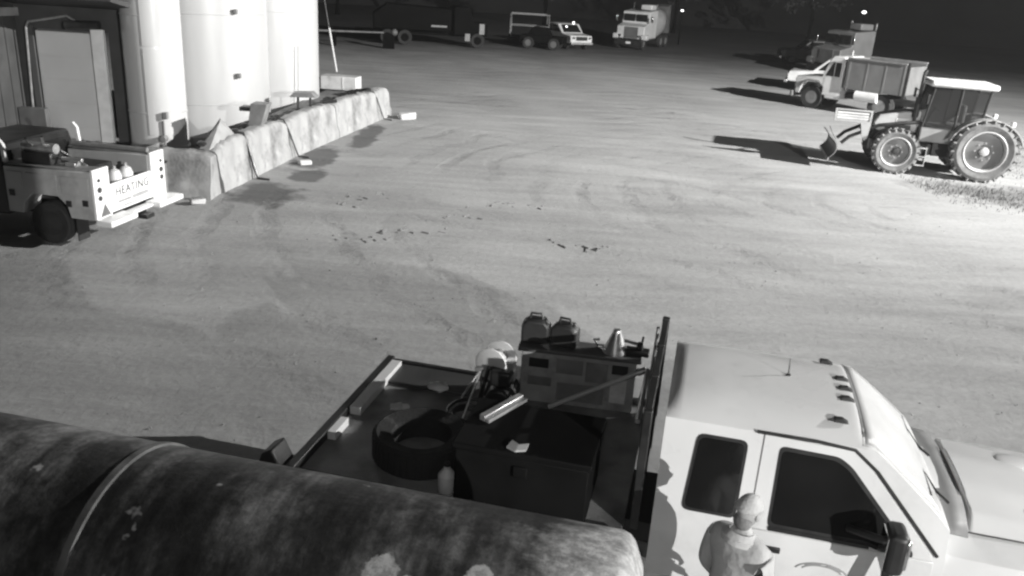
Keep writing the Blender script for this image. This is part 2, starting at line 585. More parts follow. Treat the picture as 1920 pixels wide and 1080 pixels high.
def silo(label, x, y, r, h, panel=False, rungs=False, hatch=()):
    t = thing('storage_tank', label, 'tank', (x, y, 0), 0, 'tall white storage tanks behind the concrete blocks')
    MB().lathe([(r, 0.25), (r, h), (r * 0.9, h + 0.25), (0.2, h + 0.6)], (0, 0, 0), (0, 0, 1), 72).build('shell', SILO_G if r < 1 else SILO, t, smooth=30)
    MB().lathe([(r + 0.03, 0.0), (r + 0.03, 0.25), (r + 0.004, 0.27)], (0, 0, 0), (0, 0, 1), 72).build('foot_ring', GREYP, t)
    for k in range(int(h / 2.4)):
        z = 1.15 + k * 2.4
        MB().lathe([(r + 0.002, z), (r + 0.012, z + 0.006), (r + 0.012, z + 0.022), (r + 0.002, z + 0.03)], (0, 0, 0), (0, 0, 1), 72).build('hoop', SILO, t)
    return t


ta = silo('tank with the bright vertical streak, nearest the pale door', -9.62, 22.3, 0.72, 9.0)
tb = silo('broad middle tank rising behind the nearest concrete blocks', -9.3, 25.1, 1.75, 9.5)
tc_ = silo('tank at the right end of the tank row, farthest from the door', -8.2, 28.0, 1.45, 9.5)
# curved access panel, valve and gauge on the first tank
def curved_panel(parent, r, a0, a1, z0, z1, name, m, th=0.02):
    mb = MB()
    n = 14
    for k in range(n + 1):
        a = a0 + (a1 - a0) * k / n
        for rr in (r + 0.003, r + th):
            for z in (z0, z1):
                mb.v.append((rr * math.cos(a), rr * math.sin(a), z))
    for k in range(n):
        b = 4 * k
        mb.f += [(b + 2, b + 3, b + 7, b + 6), (b, b + 4, b + 5, b + 1), (b + 1, b + 5, b + 7, b + 3), (b, b + 2, b + 6, b + 4)]
    mb.f += [(0, 1, 3, 2), (4 * n, 4 * n + 2, 4 * n + 3, 4 * n + 1)]
    return mb.build(name, m, parent)


a_mid = math.atan2(-22.1, 9.62)
curved_panel(ta, 0.72, a_mid - 0.35, a_mid + 0.85, 0.62, 2.78, 'access_panel', SILO_G, 0.014)
curved_panel(ta, 0.72, a_mid - 0.35, a_mid + 0.85, 2.84, 5.2, 'access_panel', SILO_G, 0.014)
v = MB().box(0.42, 0.52, -0.74, -0.60, 1.05, 1.22)
v.cyl((0.40, -0.68, 0.1), (0.40, -0.68, 1.0), 0.03, 0.03, 10)
v.cyl((0.40, -0.82, 0.55), (0.40, -0.62, 0.55), 0.08, 0.08, 14)
v.build('valve', GREYP, ta, bevel=0.005)
for z in (1.9, 3.6):
    MB().box(1.30, 1.40, -1.30, -1.18, z, z + 0.13).build('bracket', GREYP, tb, bevel=0.01)
MB().tube([(1.0, -1.16, 0.3), (1.10, -1.12, 1.4), (1.12, -1.10, 2.6)], 0.012, 6).build('sight_tube', GREYP, tc_)

# ------------------------------------------------------------------ concrete barrier blocks
def barrier_block(label, p0, p1, h0, h1, seed):
    """Cast block with battered face, running p0->p1 (its yard-side foot line)."""
    p0, p1 = Vector(p0), Vector(p1)
    L = (p1 - p0).length
    t = thing('concrete_barrier', label, 'barrier', (p0.x, p0.y, 0), math.atan2(p1.y - p0.y, p1.x - p0.x), 'concrete barrier blocks in front of the tanks')
    mb = MB()
    rnd = random.Random(seed)
    n, prof = 12, None
    for k in range(n + 1):
        u = k / n
        e = 0.06 * (max(0, 1 - u / 0.10) ** 2 + max(0, (u - 0.9) / 0.10) ** 2)
        h = h0 + (h1 - h0) * u + rnd.uniform(-0.02, 0.02) + 0.05 * math.sin(PI * u) - e
        x = 0.02 + (L - 0.04) * u
        for (yy, zz) in ((0.0, 0.0), (0.02, 0.22), (0.08, 0.38), (0.13, h * 0.9), (0.18, h * 0.98), (0.24, h), (0.46, h), (0.52, h * 0.9), (0.60, 0.36), (0.68, 0.0)):
            mb.v.append((x, yy + rnd.uniform(-0.004, 0.004), zz + (rnd.uniform(-0.005, 0.005) if zz else 0)))
    q = 10
    for k in range(n):
        for j in range(q - 1):
            a = k * q + j
            mb.f.append((a, a + q, a + q + 1, a + 1))
        mb.f.append((k * q + q - 1, (k + 1) * q + q - 1, (k + 1) * q, k * q))
    mb.f += [tuple(range(q)), tuple(range(n * q, n * q + q))[::-1]]
    o = mb.build('block', CONC, t, smooth=50)
    rough_mesh(o, 0.02, 0.3, 2)
    return t


J = [(-6.70, 18.70), (-6.47, 20.2), (-6.2, 22.7), (-5.62, 26.0), (-4.98, 29.5), (-4.74, 30.75)]
H = [1.0, 1.08, 1.02, 1.06, 0.98, 0.98]
LB = ['barrier block at the near corner of the row, streaked and stained',
      'second barrier block from the near corner, between two black hoses',
      'third barrier block from the near corner, dark stain on its face',
      'fourth barrier block, long pale one under the white utility box',
      'short block at the far end of the barrier row']
for k in range(5):
    barrier_block(LB[k], J[k], J[k + 1], H[k], H[k + 1], k + 4)
rb = barrier_block('dark barrier block turned square to the row, behind the truck tailgate', (-8.95, 17.98), (-6.74, 17.98), 0.95, 1.0, 20)
rb2 = thing('steel_bin', 'dark steel bin stood against the turned barrier block', 'bin', (-7.95, 17.62, 0))
MB().box(-0.42, 0.3, -0.02, 0.3, 0.0, 0.8).build('body', GREYP, rb2, bevel=0.02)
for x in (-0.3, -0.05, 0.2):
    MB().cyl((x, -0.04, 0.05), (x, -0.04, 0.82), 0.03, 0.03, 10).build('pipe', STEEL if x > 0 else BLACKM, rb2)
MB().box(-0.44, 0.32, -0.05, 0.32, 0.8, 0.84).build('lid', BLACKM, rb2, bevel=0.01)


def hose(label, pts, r=0.022, name='hose', m=None):
    o = MB().tube(pts, r, 8).build(name, m or BLACKP)
    return tag(o, label, 'hose', 'black hoses hanging over the barrier blocks')


def over(j, dy):
    x, y = J[j]
    return [(x - 0.55, y - 0.10, 0.3), (x - 0.5, y - 0.08, 1.0), (x - 0.38, y - 0.05, H[j] + 0.04), (x - 0.22, y, H[j] + 0.02), (x - 0.10, y + dy * 0.3, 0.75), (x + 0.03, y + dy * 0.6, 0.32), (x + 0.12, y + dy * 0.9, 0.05), (x + 0.4, y + dy, 0.02)]


hose('thick black hose draped between the first two barrier blocks', over(1, -0.15), 0.035)
hose('black hose draped beside the dark stain, over the third joint', over(2, 0.15), 0.022)
hose('thin black hose near the far end of the barrier row', over(4, 0.2), 0.02)

# things seen above the barrier
o = MB().add([(-6.95, 18.6, 0.98), (-6.85, 20.1, 1.05), (-7.1, 19.85, 1.50), (-7.0, 19.5, 1.46), (-7.2, 18.65, 0.98), (-7.1, 20.1, 1.05)],
             [(0, 1, 3), (1, 2, 3), (0, 3, 4), (3, 2, 4), (4, 2, 5), (1, 5, 2), (0, 4, 5, 1)]).build('tarp', mat('grey_tarpaulin', 0.3, 0.8, 0, 0.2, 3, bump=0.3), None, smooth=0)
tag(o, 'grey triangular tarpaulin peaked behind the near corner block', 'tarpaulin')
rough_mesh(o, 0.015, 0.3, 2)
t = thing('metal_hopper', 'small grey sheet metal hopper standing behind the second block joint', 'hopper', (-6.75, 21.6, 0))
MB().prism([(-0.22, 1.0), (0.1, 1.0), (0.30, 1.62), (-0.12, 1.62)], -0.22, 0.22, 'y').build('body', GREYP, t, bevel=0.01)
MB().box(-0.42, -0.12, -0.2, 0.15, 1.42, 1.52).build('flap', BLACKM, t, bevel=0.01)
MB().box(-0.06, 0.06, -0.06, 0.06, 0.0, 1.0).build('leg', GREYP, t)
t = thing('valve_stand', 'little flat-topped stand on two legs behind the third block', 'stand', (-6.35, 24.8, 0))
MB().prism([(-0.42, 1.36), (-0.30, 1.50), (0.22, 1.52), (0.36, 1.38)], -0.2, 0.2, 'y').build('top', GREYP, t, bevel=0.01)
for x in (-0.22, 0.14):
    MB().cyl((x, 0, 0), (x, 0, 1.37), 0.035, 0.035, 10).build('leg', BLACKM, t)
MB().cyl((0.45, 0.2, 1.22), (0.85, 0.3, 1.26), 0.06, 0.05, 10).build('handle', BLACKM, t)
t = thing('utility_box', 'white box with a darker end on a dark stand past the tanks', 'box', (-6.85, 32.3, 0), R(-6))
MB().box(-0.75, 0.62, -0.35, 0.35, 0.62, 1.12).build('body', WHITE_OLD, t, bevel=0.02)
MB().box(-1.2, -0.77, -0.3, 0.3, 0.6, 1.0).build('end_cabinet', GREYP, t, bevel=0.02)
MB().box(0.10, 0.13, -0.362, -0.35, 0.64, 1.10).build('seam_strip', WHITE, t)
MB().box(-1.2, 0.55, -0.3, 0.3, 0.0, 0.6).build('stand', BLACKM, t, bevel=0.02)
rnd = random.Random(2)
deb = MB()
for k in range(60):
    u = rnd.random() * 4.2
    j = int(u)
    f = u - j
    x = J[j][0] + (J[j + 1][0] - J[j][0]) * f - 0.42 - rnd.random() * 0.35
    y = J[j][1] + (J[j + 1][1] - J[j][1]) * f
    s = rnd.uniform(0.04, 0.13)
    deb.sph((x, y, (1.0 if x > J[j][0] - 0.6 else 0.95) + s * 0.4), s, 7, 5, (1.3, 1.3, 0.6))
tag(deb.build('debris', BLACKM, None), kind='stuff')
fill = MB().prism([(-7.5, 18.7), (-7.15, 18.7), (-5.6, 29.8), (-6.9, 29.8)], 0.0, 0.9, 'z').build('gravel_fill', mat('dark_gravel', 0.16, 0.9, 0, 0.4, 8, bump=0.6), None)
tag(fill, kind='stuff')
for (x, y, s, lb) in ((-4.15, 30.3, 0.30, 'pale broken block lying at the far end of the barrier row'), (-5.72, 22.1, 0.16, 'small pale stone at the foot of the third barrier block'), (-6.9, 17.6, 0.15, 'pale stone at the foot of the near corner block')):
    mb = MB().box(-s, s, -s * 0.5, s * 0.5, 0, s * 0.7)
    o = place(jitter(mb, s * 0.12, int(y)).build('stone', mat('pale_stone', 0.5, 0.9, bump=0.4), None, bevel=s * 0.15), (x, y, 0), R(35))
    tag(o, lb, 'stone', 'stones by the barrier')

# guy wire with its plastic guard
t = thing('guy_wire', 'thin slanting guy wire with a pale guard on its foot, right of the tanks', 'cable', (-9.35, 42.7, 0))
MB().cyl((0, 0, 0), (-1.6, 0.6, 9.0), 0.012, 0.012, 6).build('wire', STEEL, t)
MB().cyl((0.0, 0, 0.02), (-0.37, 0.139, 2.08), 0.05, 0.05, 10).build('guard', WHITE_OLD, t)


# ------------------------------------------------------------------ service truck, left
def service_truck():
    t = thing('service_pickup', 'white utility body pickup at the left edge, tailgate lettered HEATING', 'pickup truck', (-7.2, 15.22, 0), R(170))
    # local: x forward (to the left of the picture), y left (towards the camera); x=0 is the tailgate
    W = 1.05
    for s in (1, -1):
        y0, y1 = (s * 0.62, s * W)
        sb = MB()
        sb.prism([(0.03, 0.55), (0.50, 0.55), (0.55, 0.76), (0.72, 0.92), (1.22, 0.92), (1.40, 0.76), (1.45, 0.55), (1.74, 0.55), (1.74, 1.38), (0.03, 1.42)], min(y0, y1), max(y0, y1), 'y')
        SIDEP = mat('shaded_white_paint', 0.40, 0.45, 0, 0.1, 2, dirt=0.35)  # white body paint darkened, so the side's shade sits in the colour
        b = sb.build('side_box', SIDEP, t, bevel=0.015)
        for (a, c, z0, z1) in ((0.08, 0.62, 0.98, 1.30), (0.70, 1.30, 1.0, 1.30), (1.38, 1.68, 0.98, 1.30)):
            dd = MB().box(a, c, s * W + (0.002 if s > 0 else -0.014), s * W + (0.014 if s > 0 else -0.002), z0, z1).build('compartment_door', SIDEP, b, bevel=0.006)
        for a, zz in ((0.17, 0.80), (0.50, 0.76), (1.62, 0.85)):
            MB().box(a - 0.05, a + 0.05, s * (W + 0.012) - 0.01, s * (W + 0.012) + 0.012, zz, zz + 0.11).build('latch', BLACKM, b, bevel=0.004)
        MB().box(0.04, 1.74, min(y0, y1) + 0.02, max(y0, y1) - 0.02, 1.41, 1.43).build('top_rail', GREYP, t, bevel=0.006)
        # rear end panels with lamps
        e = MB().box(-0.03, 0.028, min(s * 0.63, s * (W + 0.01)), max(s * 0.63, s * (W + 0.01)), 0.56, 1.46).build('end_panel', WHITE, t, bevel=0.01)
        for z, rr in ((1.26, 0.03), (1.09, 0.05), (0.94, 0.045)):
            MB().cyl((-0.05, s * 0.93, z), (-0.03, s * 0.93, z), rr, rr, 14).build('rear_lamp', RED_LENS, e)
    MB().prism([(-0.14, 0.0), (0.0, 0.22), (0.14, 0.0)], -0.036, -0.030, 'x').build('warning_sticker', mat('grey_sticker', 0.12, 0.5), t).location = (0, 0.82, 0.60)
    tg = MB().box(-0.02, 0.03, -0.615, 0.615, 0.60, 1.12).build('tailgate', WHITE, t, bevel=0.012)
    MB().box(-0.032, -0.021, -0.54, 0.54, 0.80, 1.08).build('sign_board', mat('sign_white', 0.78, 0.4), tg, bevel=0.004)

    def text(s, y, z, size, m, par, name='lettering'):
        cu = bpy.data.curves.new(name, 'FONT')
        cu.body = s
        cu.size = size
        cu.align_x = 'CENTER'
        cu.extrude = 0.003
        cu.space_character = 1.1
        o = bpy.data.objects.new(name, cu)
        cu.materials.append(m)
        col.objects.link(o)
        o.parent = par
        o.matrix_parent_inverse = Matrix.Identity(4)
        bpy.context.view_layer.update()
        me = bpy.data.meshes.new_from_object(o.evaluated_get(bpy.context.evaluated_depsgraph_get()))
        bpy.data.objects.remove(o)
        me.name = name
        me.transform(Matrix(((0, 0, -1, -0.036), (-1, 0, 0, y), (0, 1, 0, z), (0, 0, 0, 1))))
        o = bpy.data.objects.new(name, me)
        col.objects.link(o)
        o.parent = par
        return o
    INK = mat('dark_sign_paint', 0.04, 0.6)
    text('HEATING', 0.0, 0.88, 0.22, INK, tg)
    GI = mat('faded_grey_sign_paint', 0.3, 0.6)
    for (a, c, z, hh) in ((0.42, 0.05, 0.735, 0.045), (0.0, -0.48, 0.725, 0.07), (0.30, -0.12, 0.645, 0.03)):
        MB().box(-0.027, -0.0205, c, a, z, z + hh).build('faded_stripe', GI, tg)
    # stepped bumper
    bp = MB().box(-0.34, -0.03, -W - 0.1, -0.35, 0.48, 0.58)
    bp.box(-0.34, -0.03, 0.35, W + 0.06, 0.48, 0.58)
    bp.box(-0.20, -0.04, -0.349, 0.349, 0.50, 0.56)
    bp.build('bumper', WHITE, t, bevel=0.012)
    MB().box(-0.36, -0.05, -0.12, 0.12, 0.38, 0.46).build('tow_hitch', BLACKM, t, bevel=0.01)
    MB().box(0.04, 1.74, -0.62, 0.62, 0.72, 0.76).build('bed_floor', BLACKM, t)
    MB().box(0.1, 5.0, -0.42, 0.42, 0.36, 0.55).build('chassis', BLACKM, t)
    for s in (1, -1):
        road_wheel(t, (0.98, s * 0.88, 0.39), 0.39, 0.25, s, BLACKM)
        road_wheel(t, (4.3, s * 0.88, 0.39), 0.39, 0.25, s, GREYP)
        MB().box(0.42, 0.44, s * 0.86 - 0.15, s * 0.86 + 0.15, 0.12, 0.54).build('mud_flap', RUBBER, t)
    # cab
    cb = MB().prism([(1.80, 0.45), (5.0, 0.45), (5.0, 1.02), (4.8, 1.15), (3.65, 1.2), (3.05, 1.68), (1.95, 1.70), (1.80, 1.2)], -0.98, 0.98, 'y').build('cab', mat('dark_cab_paint', 0.015, 0.35), t, bevel=0.05)
    for s in (1, -1):
        MB().prism([(2.02, 1.22), (3.4, 1.22), (2.98, 1.62), (2.1, 1.62)], s * 0.985 - 0.004, s * 0.985 + 0.004, 'y').build('side_window', GLASS, cb)
    MB().box(1.785, 1.796, -0.75, 0.75, 1.28, 1.6).build('rear_window', GLASS, cb)
    # ladder rack hoop behind the cab
    rk = MB()
    for s in (1, -1):
        MB().prism([(1.70, 1.43), (1.78, 1.43), (1.80, 1.70), (1.86, 1.80), (1.82, 1.84), (1.73, 1.74)], s * 0.97 - 0.03, s * 0.97 + 0.03, 'y').build('rack_post', WHITE, t, bevel=0.008)
    return t


st = service_truck()


def on_truck(par, p):
    return (par.matrix_basis @ Vector(p))


bpy.context.view_layer.update()
# cargo on the service truck
def cargo(name, label, cat, p, rz=0):
    return thing(name, label, cat, st.matrix_basis @ Vector(p), st.rotation_euler.z + rz)


t = cargo('pipe_threader', 'glinting pipe threading machine on the near side box', 'machine', (1.15, 0.8, 1.43))
MB().box(-0.3, 0.3, -0.14, 0.14, 0.0, 0.22).build('body', BLACKM, t, bevel=0.03)
MB().cyl((-0.32, 0, 0.28), (0.32, 0, 0.28), 0.09, 0.09, 16).build('chuck', STEEL, t)
MB().cyl((0.1, 0.0, 0.24), (0.1, 0.2, 0.46), 0.022, 0.022, 8).cyl((-0.1, 0.0, 0.24), (-0.16, 0.12, 0.5), 0.02, 0.02, 8).build('handle', CHROME, t)
t = cargo('pipe_vice', 'small bright bench vice on the near side box by the tailgate', 'vice', (0.55, 0.78, 1.43))
MB().box(-0.1, 0.1, -0.08, 0.08, 0, 0.07).cyl((-0.2, 0, 0.12), (0.2, 0, 0.12), 0.035, 0.035, 10).build('body', STEEL, t, bevel=0.01)
MB().cyl((0.2, -0.12, 0.12), (0.2, 0.12, 0.16), 0.012, 0.012, 8).build('handle', CHROME, t)
MB().cyl((-0.32, 0.05, 0.05), (0.3, -0.1, 0.24), 0.014, 0.014, 8).build('lever', STEEL, t)
for k, (x, y, h, lb) in enumerate(((0.28, 0.05, 0.50, 'pale upright cylinder in the truck bed, left of the pair'), (0.26, -0.26, 0.50, 'pale upright cylinder in the truck bed, right of the pair'))):
    t = cargo('gas_cylinder', lb, 'cylinder', (x, y, 0.76))
    t['group'] = 'cylinders in the service truck bed'
    MB().lathe([(0.12, 0), (0.125, 0.03), (0.125, h - 0.12), (0.09, h - 0.03), (0.04, h)], (0, 0, 0), (0, 0, 1), 20).build('body', WHITE_OLD, t)
    MB().cyl((0, 0, h), (0, 0, h + 0.06), 0.03, 0.03, 10).build('valve', STEEL, t)
t = cargo('tool_crate', 'dark crate of tools in the middle of the service bed', 'crate', (1.1, 0.0, 0.76))
MB().box(-0.4, 0.5, -0.5, 0.5, 0, 0.5).build('body', BLACKM, t, bevel=0.02)
t = cargo('pipe_bundle', 'long grey pipe lying along the far side box', 'pipe', (0.9, -0.75, 1.43))
MB().cyl((-0.8, 0, 0.05), (0.8, 0.02, 0.05), 0.05, 0.05, 12).build('tube', GREYP, t)
MB().cyl((0.4, 0, 0.05), (0.5, 0, 0.05), 0.06, 0.06, 12).build('clamp', BLACKM, t)

# ------------------------------------------------------------------ dump truck
def dump_truck():
    t = thing('dump_truck', 'old white cab dump truck with grey steel box, behind the tractor', 'truck', (14.1, 41.2, 0), R(136))
    # local: x forward, y left; near side (to camera) is the left side; front axle at x=0
    W = 1.0
    body = MB().prism([(-1.35, 0.55), (-0.62, 0.55), (-0.55, 0.95), (-0.3, 1.2), (0.3, 1.2), (0.55, 0.95), (0.62, 0.62), (0.85, 0.62), (0.92, 1.25), (0.85, 1.42), (-0.35, 1.52), (-0.62, 2.28), (-0.75, 2.46), (-1.3, 2.48), (-1.35, 2.4)], -W, W, 'y')
    cb = body.build('cab', WHITE_TRUCK, t, bevel=0.05)
    for s in (1, -1):
        MB().prism([(-0.52, 1.56), (-0.80, 2.18), (-1.2, 2.18), (-1.2, 1.56)], s * (W + 0.004) - 0.004, s * (W + 0.004) + 0.004, 'y').build('side_window', GLASS, cb)
        MB().box(-0.93, -0.90, s * (W + 0.011) - 0.002, s * (W + 0.011) + 0.002, 1.56, 2.18).build('window_post', WHITE_TRUCK, cb)
        MB().box(-1.24, -0.5, s * (W + 0.003) - 0.006, s * (W + 0.003) + 0.006, 0.7, 1.5).build('door', WHITE_TRUCK, cb, bevel=0.01)
        MB().tube([(0.62, s * 1.03, 0.95), (0.45, s * 1.05, 1.2), (0.25, s * 1.06, 1.29), (-0.25, s * 1.06, 1.29), (-0.5, s * 1.05, 1.1)], 0.035, 8).build('fender_lip', GREYP, cb)
        MB().box(0.5, 0.53, s * 1.2 - 0.06, s * 1.2 + 0.06, 0, 0.01).build('mirror', BLACKM, cb).location = (-1.0, 0, 1.7)
    MB().add([(-0.34, -0.86, 1.56), (-0.34, 0.86, 1.56), (-0.6, 0.8, 2.18), (-0.6, -0.8, 2.18), (-0.36, -0.86, 1.56), (-0.36, 0.86, 1.56), (-0.62, 0.8, 2.18), (-0.62, -0.8, 2.18)],
             [(0, 1, 2, 3), (7, 6, 5, 4), (0, 4, 5, 1), (1, 5, 6, 2), (2, 6, 7, 3), (3, 7, 4, 0)]).build('windscreen', GLASS, cb)
    MB().box(0.9, 0.935, -0.7, 0.7, 0.7, 1.2).build('grille', BLACKM, cb, bevel=0.01)
    for s in (1, -1):
        MB().cyl((0.92, s * 0.8, 0.98), (0.95, s * 0.8, 0.98), 0.1, 0.1, 16).build('headlight', CHROME, cb)
    MB().box(0.93, 1.08, -1.05, 1.05, 0.45, 0.7).build('bumper', GREYP, t, bevel=0.02)
    MB().box(-4.9, 0.9, -0.4, 0.4, 0.62, 0.85).build('chassis', BLACKM, t)
    for s in (1, -1):
        road_wheel(t, (0, s * 0.88, 0.52), 0.52, 0.26, s, GREYP)
        road_wheel(t, (-3.2, s * 0.88, 0.52), 0.52, 0.26, s, GREYP, dual=True)
    # steel tipping box
    bx = MB()
    x0, x1 = -4.15, -1.5
    z0, z1 = 1.12, 2.42
    bx.box(x0, x1, -1.12, 1.12, z0, z0 + 0.08)
    bx.box(x0, x1, 1.06, 1.12, z0 + 0.08, z1)
    bx.box(x0, x1, -1.12, -1.06, z0 + 0.08, z1)
    bx.box(x1 - 0.06, x1, -1.055, 1.055, z0 + 0.08, z1 + 0.02)
    bx.box(x0, x0 + 0.06, -1.055, 1.055, z0 + 0.08, z1 - 0.1)
    b = bx.build('dump_box', mat('dull_box_steel', 0.15, 0.6, 0, 0.15, 2), t, bevel=0.008)
    for k in range(4):
        xx = x0 + 0.08 + k * (x1 - x0 - 0.2) / 3
        for s in (1, -1):
            MB().box(xx - 0.04, xx + 0.04, s * 1.125 - 0.008, s * 1.125 + 0.006, z0, z1).build('side_rib', mat('dull_box_steel', 0.15), b, bevel=0.008)
    for s in (1, -1):
        MB().box(x0, x1, s * 1.15 - 0.04, s * 1.15 + 0.04, z1, z1 + 0.07).build('top_rail', GREYP, b, bevel=0.008)
    MB().box(x0 - 0.1, x0, 1.0, 1.12, 1.0, z1 + 0.1).build('tailgate_post', BLACKM, b)
    MB().cyl((-1.42, 0.6, 1.0), (-1.42, 0.6, 2.75), 0.045, 0.045, 10).build('exhaust_stack', STEEL, t)
    MB().cyl((-3.1, 1.0, 0.88), (-2.1, 1.0, 0.88), 0.24, 0.24, 24).build('fuel_tank', WHITE, t)
    return t


dump_truck()


# ------------------------------------------------------------------ tractor
def tractor():
    t = thing('farm_tractor', 'farm tractor with glazed cab, large rear wheels and front blade', 'tractor', (14.05, 26.35, 0), R(168))
    # local: x forward, y left (to camera side). rear axle x=0, front axle x=2.45; near wheels' outer face at y=+0.95
    GRN = mat('tractor_paint', 0.22, 0.4, 0, 0.15, 3, coat=0.2)
    PALE = mat('tractor_pale_paint', 0.36, 0.4, 0, 0.12, 3, coat=0.2)
    TY = mat('dusty_tractor_rubber', 0.15, 0.9, 0, 0.3, 6, bump=0.3)
    RIM = mat('tractor_rim', 0.15, 0.45, 0, 0.12, 3)
    RIMW = mat('tractor_rim_pale', 0.45, 0.4, 0, 0.1, 3)

    def wheel(x, s, r, w, yc):
        c = (x, s * yc, r)
        base = MB()
        ri = r * 0.66
        h = w / 2
        base.lathe([(ri, -h * 0.8), (r * 0.84, -h), (r * 0.94, -h * 0.85), (r * 0.955, 0), (r * 0.94, h * 0.85), (r * 0.84, h), (ri, h * 0.8)], c, (0, 1, 0), 48, closed=True)
        o = base.build('wheel', TY, t)
        lug = MB()
        n = 22
        for k in range(n):
            for sd in (1, -1):
                a = 2 * PI * (k + (0.5 if sd > 0 else 0)) / n
                M = Matrix.Translation(c) @ Matrix.Rotation(a, 4, 'Y') @ Matrix.Translation((r * 0.955, sd * h * 0.52, 0)) @ Matrix.Rotation(sd * R(38), 4, 'X')
                lug.box(-0.03, r * 0.045 + 0.012, -h * 0.58, h * 0.58, -0.028, 0.028, M)
        lo = lug.build('tread_lug', TY, o)
        lo['kind'] = 'stuff'
        rm = MB()
        rm.lathe([(ri * 1.0, s * h * 0.84), (ri * 0.97, s * h * 0.9), (ri * 0.92, s * h * 0.8), (ri * 0.88, s * h * 0.1), (ri * 0.9, -s * h * 0.8), (ri * 0.98, -s * h * 0.8)], c, (0, 1, 0), 48, closed=True)
        rm.build('rim', RIMW, o)
        dc = MB()
        dc.lathe([(ri * 0.885, s * h * 0.12), (ri * 0.7, s * h * 0.16), (ri * 0.52, s * h * 0.30), (ri * 0.34, s * h * 0.34), (ri * 0.30, s * h * 0.14), (ri * 0.16, s * h * 0.16)], c, (0, 1, 0), 40)
        dc.build('wheel_disc', RIM, o)
        hb = MB().lathe([(ri * 0.22, s * h * 0.15), (ri * 0.2, s * h * (0.62 if r > 0.8 else 0.5)), (ri * 0.1, s * h * (0.7 if r > 0.8 else 0.55))], c, (0, 1, 0), 20)
        hb.build('hub', RIMW if r > 0.8 else BLACKM, o)
        for k in range(8):
            a = 2 * PI * k / 8
            MB().cyl((x + ri * 0.42 * math.cos(a), s * (yc + h * 0.3), r + ri * 0.42 * math.sin(a)), (x + ri * 0.42 * math.cos(a), s * (yc + h * 0.42), r + ri * 0.42 * math.sin(a)), 0.02, 0.02, 6).build('wheel_nut', STEEL, o)
    for s in (1, -1):
        wheel(0, s, 0.93, 0.48, 0.86)
        wheel(2.45, s, 0.68, 0.38, 0.84)
    # chassis, engine, bonnet
    ch = MB()
    ch.box(-0.5, 1.3, -0.28, 0.28, 0.55, 1.0)
    ch.box(1.3, 3.1, -0.2, 0.2, 0.55, 0.9)
    ch.cyl((0, -0.7, 0.93), (0, 0.7, 0.93), 0.14, 0.14, 14)
    ch.cyl((2.45, -0.7, 0.66), (2.45, 0.7, 0.66), 0.10, 0.10, 12)
    ch.build('chassis', BLACKM, t, bevel=0.02)
    MB().box(1.5, 2.7, -0.24, 0.24, 0.9, 1.25).build('engine', BLACKM, t, bevel=0.03)
    bn = MB().prism([(1.83, 1.22), (2.95, 1.18), (3.12, 1.26), (3.14, 1.45), (3.02, 1.66), (2.3, 1.84), (1.83, 1.88)], -0.36, 0.36, 'y').build('bonnet', PALE, t, bevel=0.05, seg=3)
    MB().box(2.05, 2.8, 0.362, 0.372, 1.28, 1.42).build('bonnet_grille', BLACKM, bn)
    MB().box(2.05, 2.8, -0.372, -0.362, 1.28, 1.42).build('bonnet_grille', BLACKM, bn)
    MB().box(1.95, 2.5, 0.362, 0.370, 1.50, 1.62).build('side_decal', WHITE, bn)
    MB().box(3.13, 3.15, -0.28, 0.28, 1.28, 1.5).build('nose_grille', BLACKM, bn)
    first = set(bpy.data.objects)
    ex = MB().cyl((1.38, 0.42, 1.5), (1.38, 0.42, 3.0), 0.05, 0.05, 12).cyl((1.38, 0.42, 1.7), (1.38, 0.42, 2.3), 0.09, 0.09, 14)
    ex.cyl((1.38, 0.42, 3.0), (1.33, 0.42, 3.12), 0.06, 0.045, 12)
    ex.build('exhaust', BLACKM, t)
    MB().box(0.9, 1.5, 0.48, 0.72, 0.5, 0.95).build('fuel_tank', BLACKP, t, bevel=0.05)
    stp = MB()
    for k in range(3):
        stp.box(0.95, 1.3, 0.72, 0.95, 0.32 + 0.26 * k, 0.35 + 0.26 * k)
    stp.box(0.95, 0.97, 0.74, 0.93, 0.3, 0.9).box(1.28, 1.3, 0.74, 0.93, 0.3, 0.9)
    stp.build('step', STEEL, t)
    # cab: posts, roof, glass, fenders, seat
    cab = MB().box(-0.45, 1.2, -0.62, 0.62, 1.0, 1.45).build('cab', GRN, t, bevel=0.04)
    for s in (1, -1):
        for a, b_ in (((1.18, s * 0.6, 1.45), (1.02, s * 0.58, 2.66)), ((0.28, s * 0.66, 1.45), (0.25, s * 0.62, 2.66)), ((-0.42, s * 0.6, 1.45), (-0.55, s * 0.58, 2.66))):
            MB().cyl(a, b_, 0.035, 0.035, 8).build('cab_post', BLACKM, cab)
        MB().add([(1.16, s * 0.615, 1.47), (0.30, s * 0.675, 1.47), (0.27, s * 0.635, 2.62), (1.0, s * 0.595, 2.62), (1.16, s * 0.605, 1.47), (0.30, s * 0.665, 1.47), (0.27, s * 0.625, 2.62), (1.0, s * 0.585, 2.62)],
                 [(0, 1, 2, 3), (7, 6, 5, 4), (0, 4, 5, 1), (1, 5, 6, 2), (2, 6, 7, 3), (3, 7, 4, 0)]).build('door_glass', TINT, cab)
        MB().add([(0.26, s * 0.675, 1.47), (-0.40, s * 0.615, 1.47), (-0.52, s * 0.595, 2.62), (0.24, s * 0.635, 2.62), (0.26, s * 0.665, 1.47), (-0.40, s * 0.605, 1.47), (-0.52, s * 0.585, 2.62), (0.24, s * 0.625, 2.62)],
                 [(0, 1, 2, 3), (7, 6, 5, 4), (0, 4, 5, 1), (1, 5, 6, 2), (2, 6, 7, 3), (3, 7, 4, 0)]).build('quarter_glass', TINT, cab)
        fd = MB()
        nn = 16
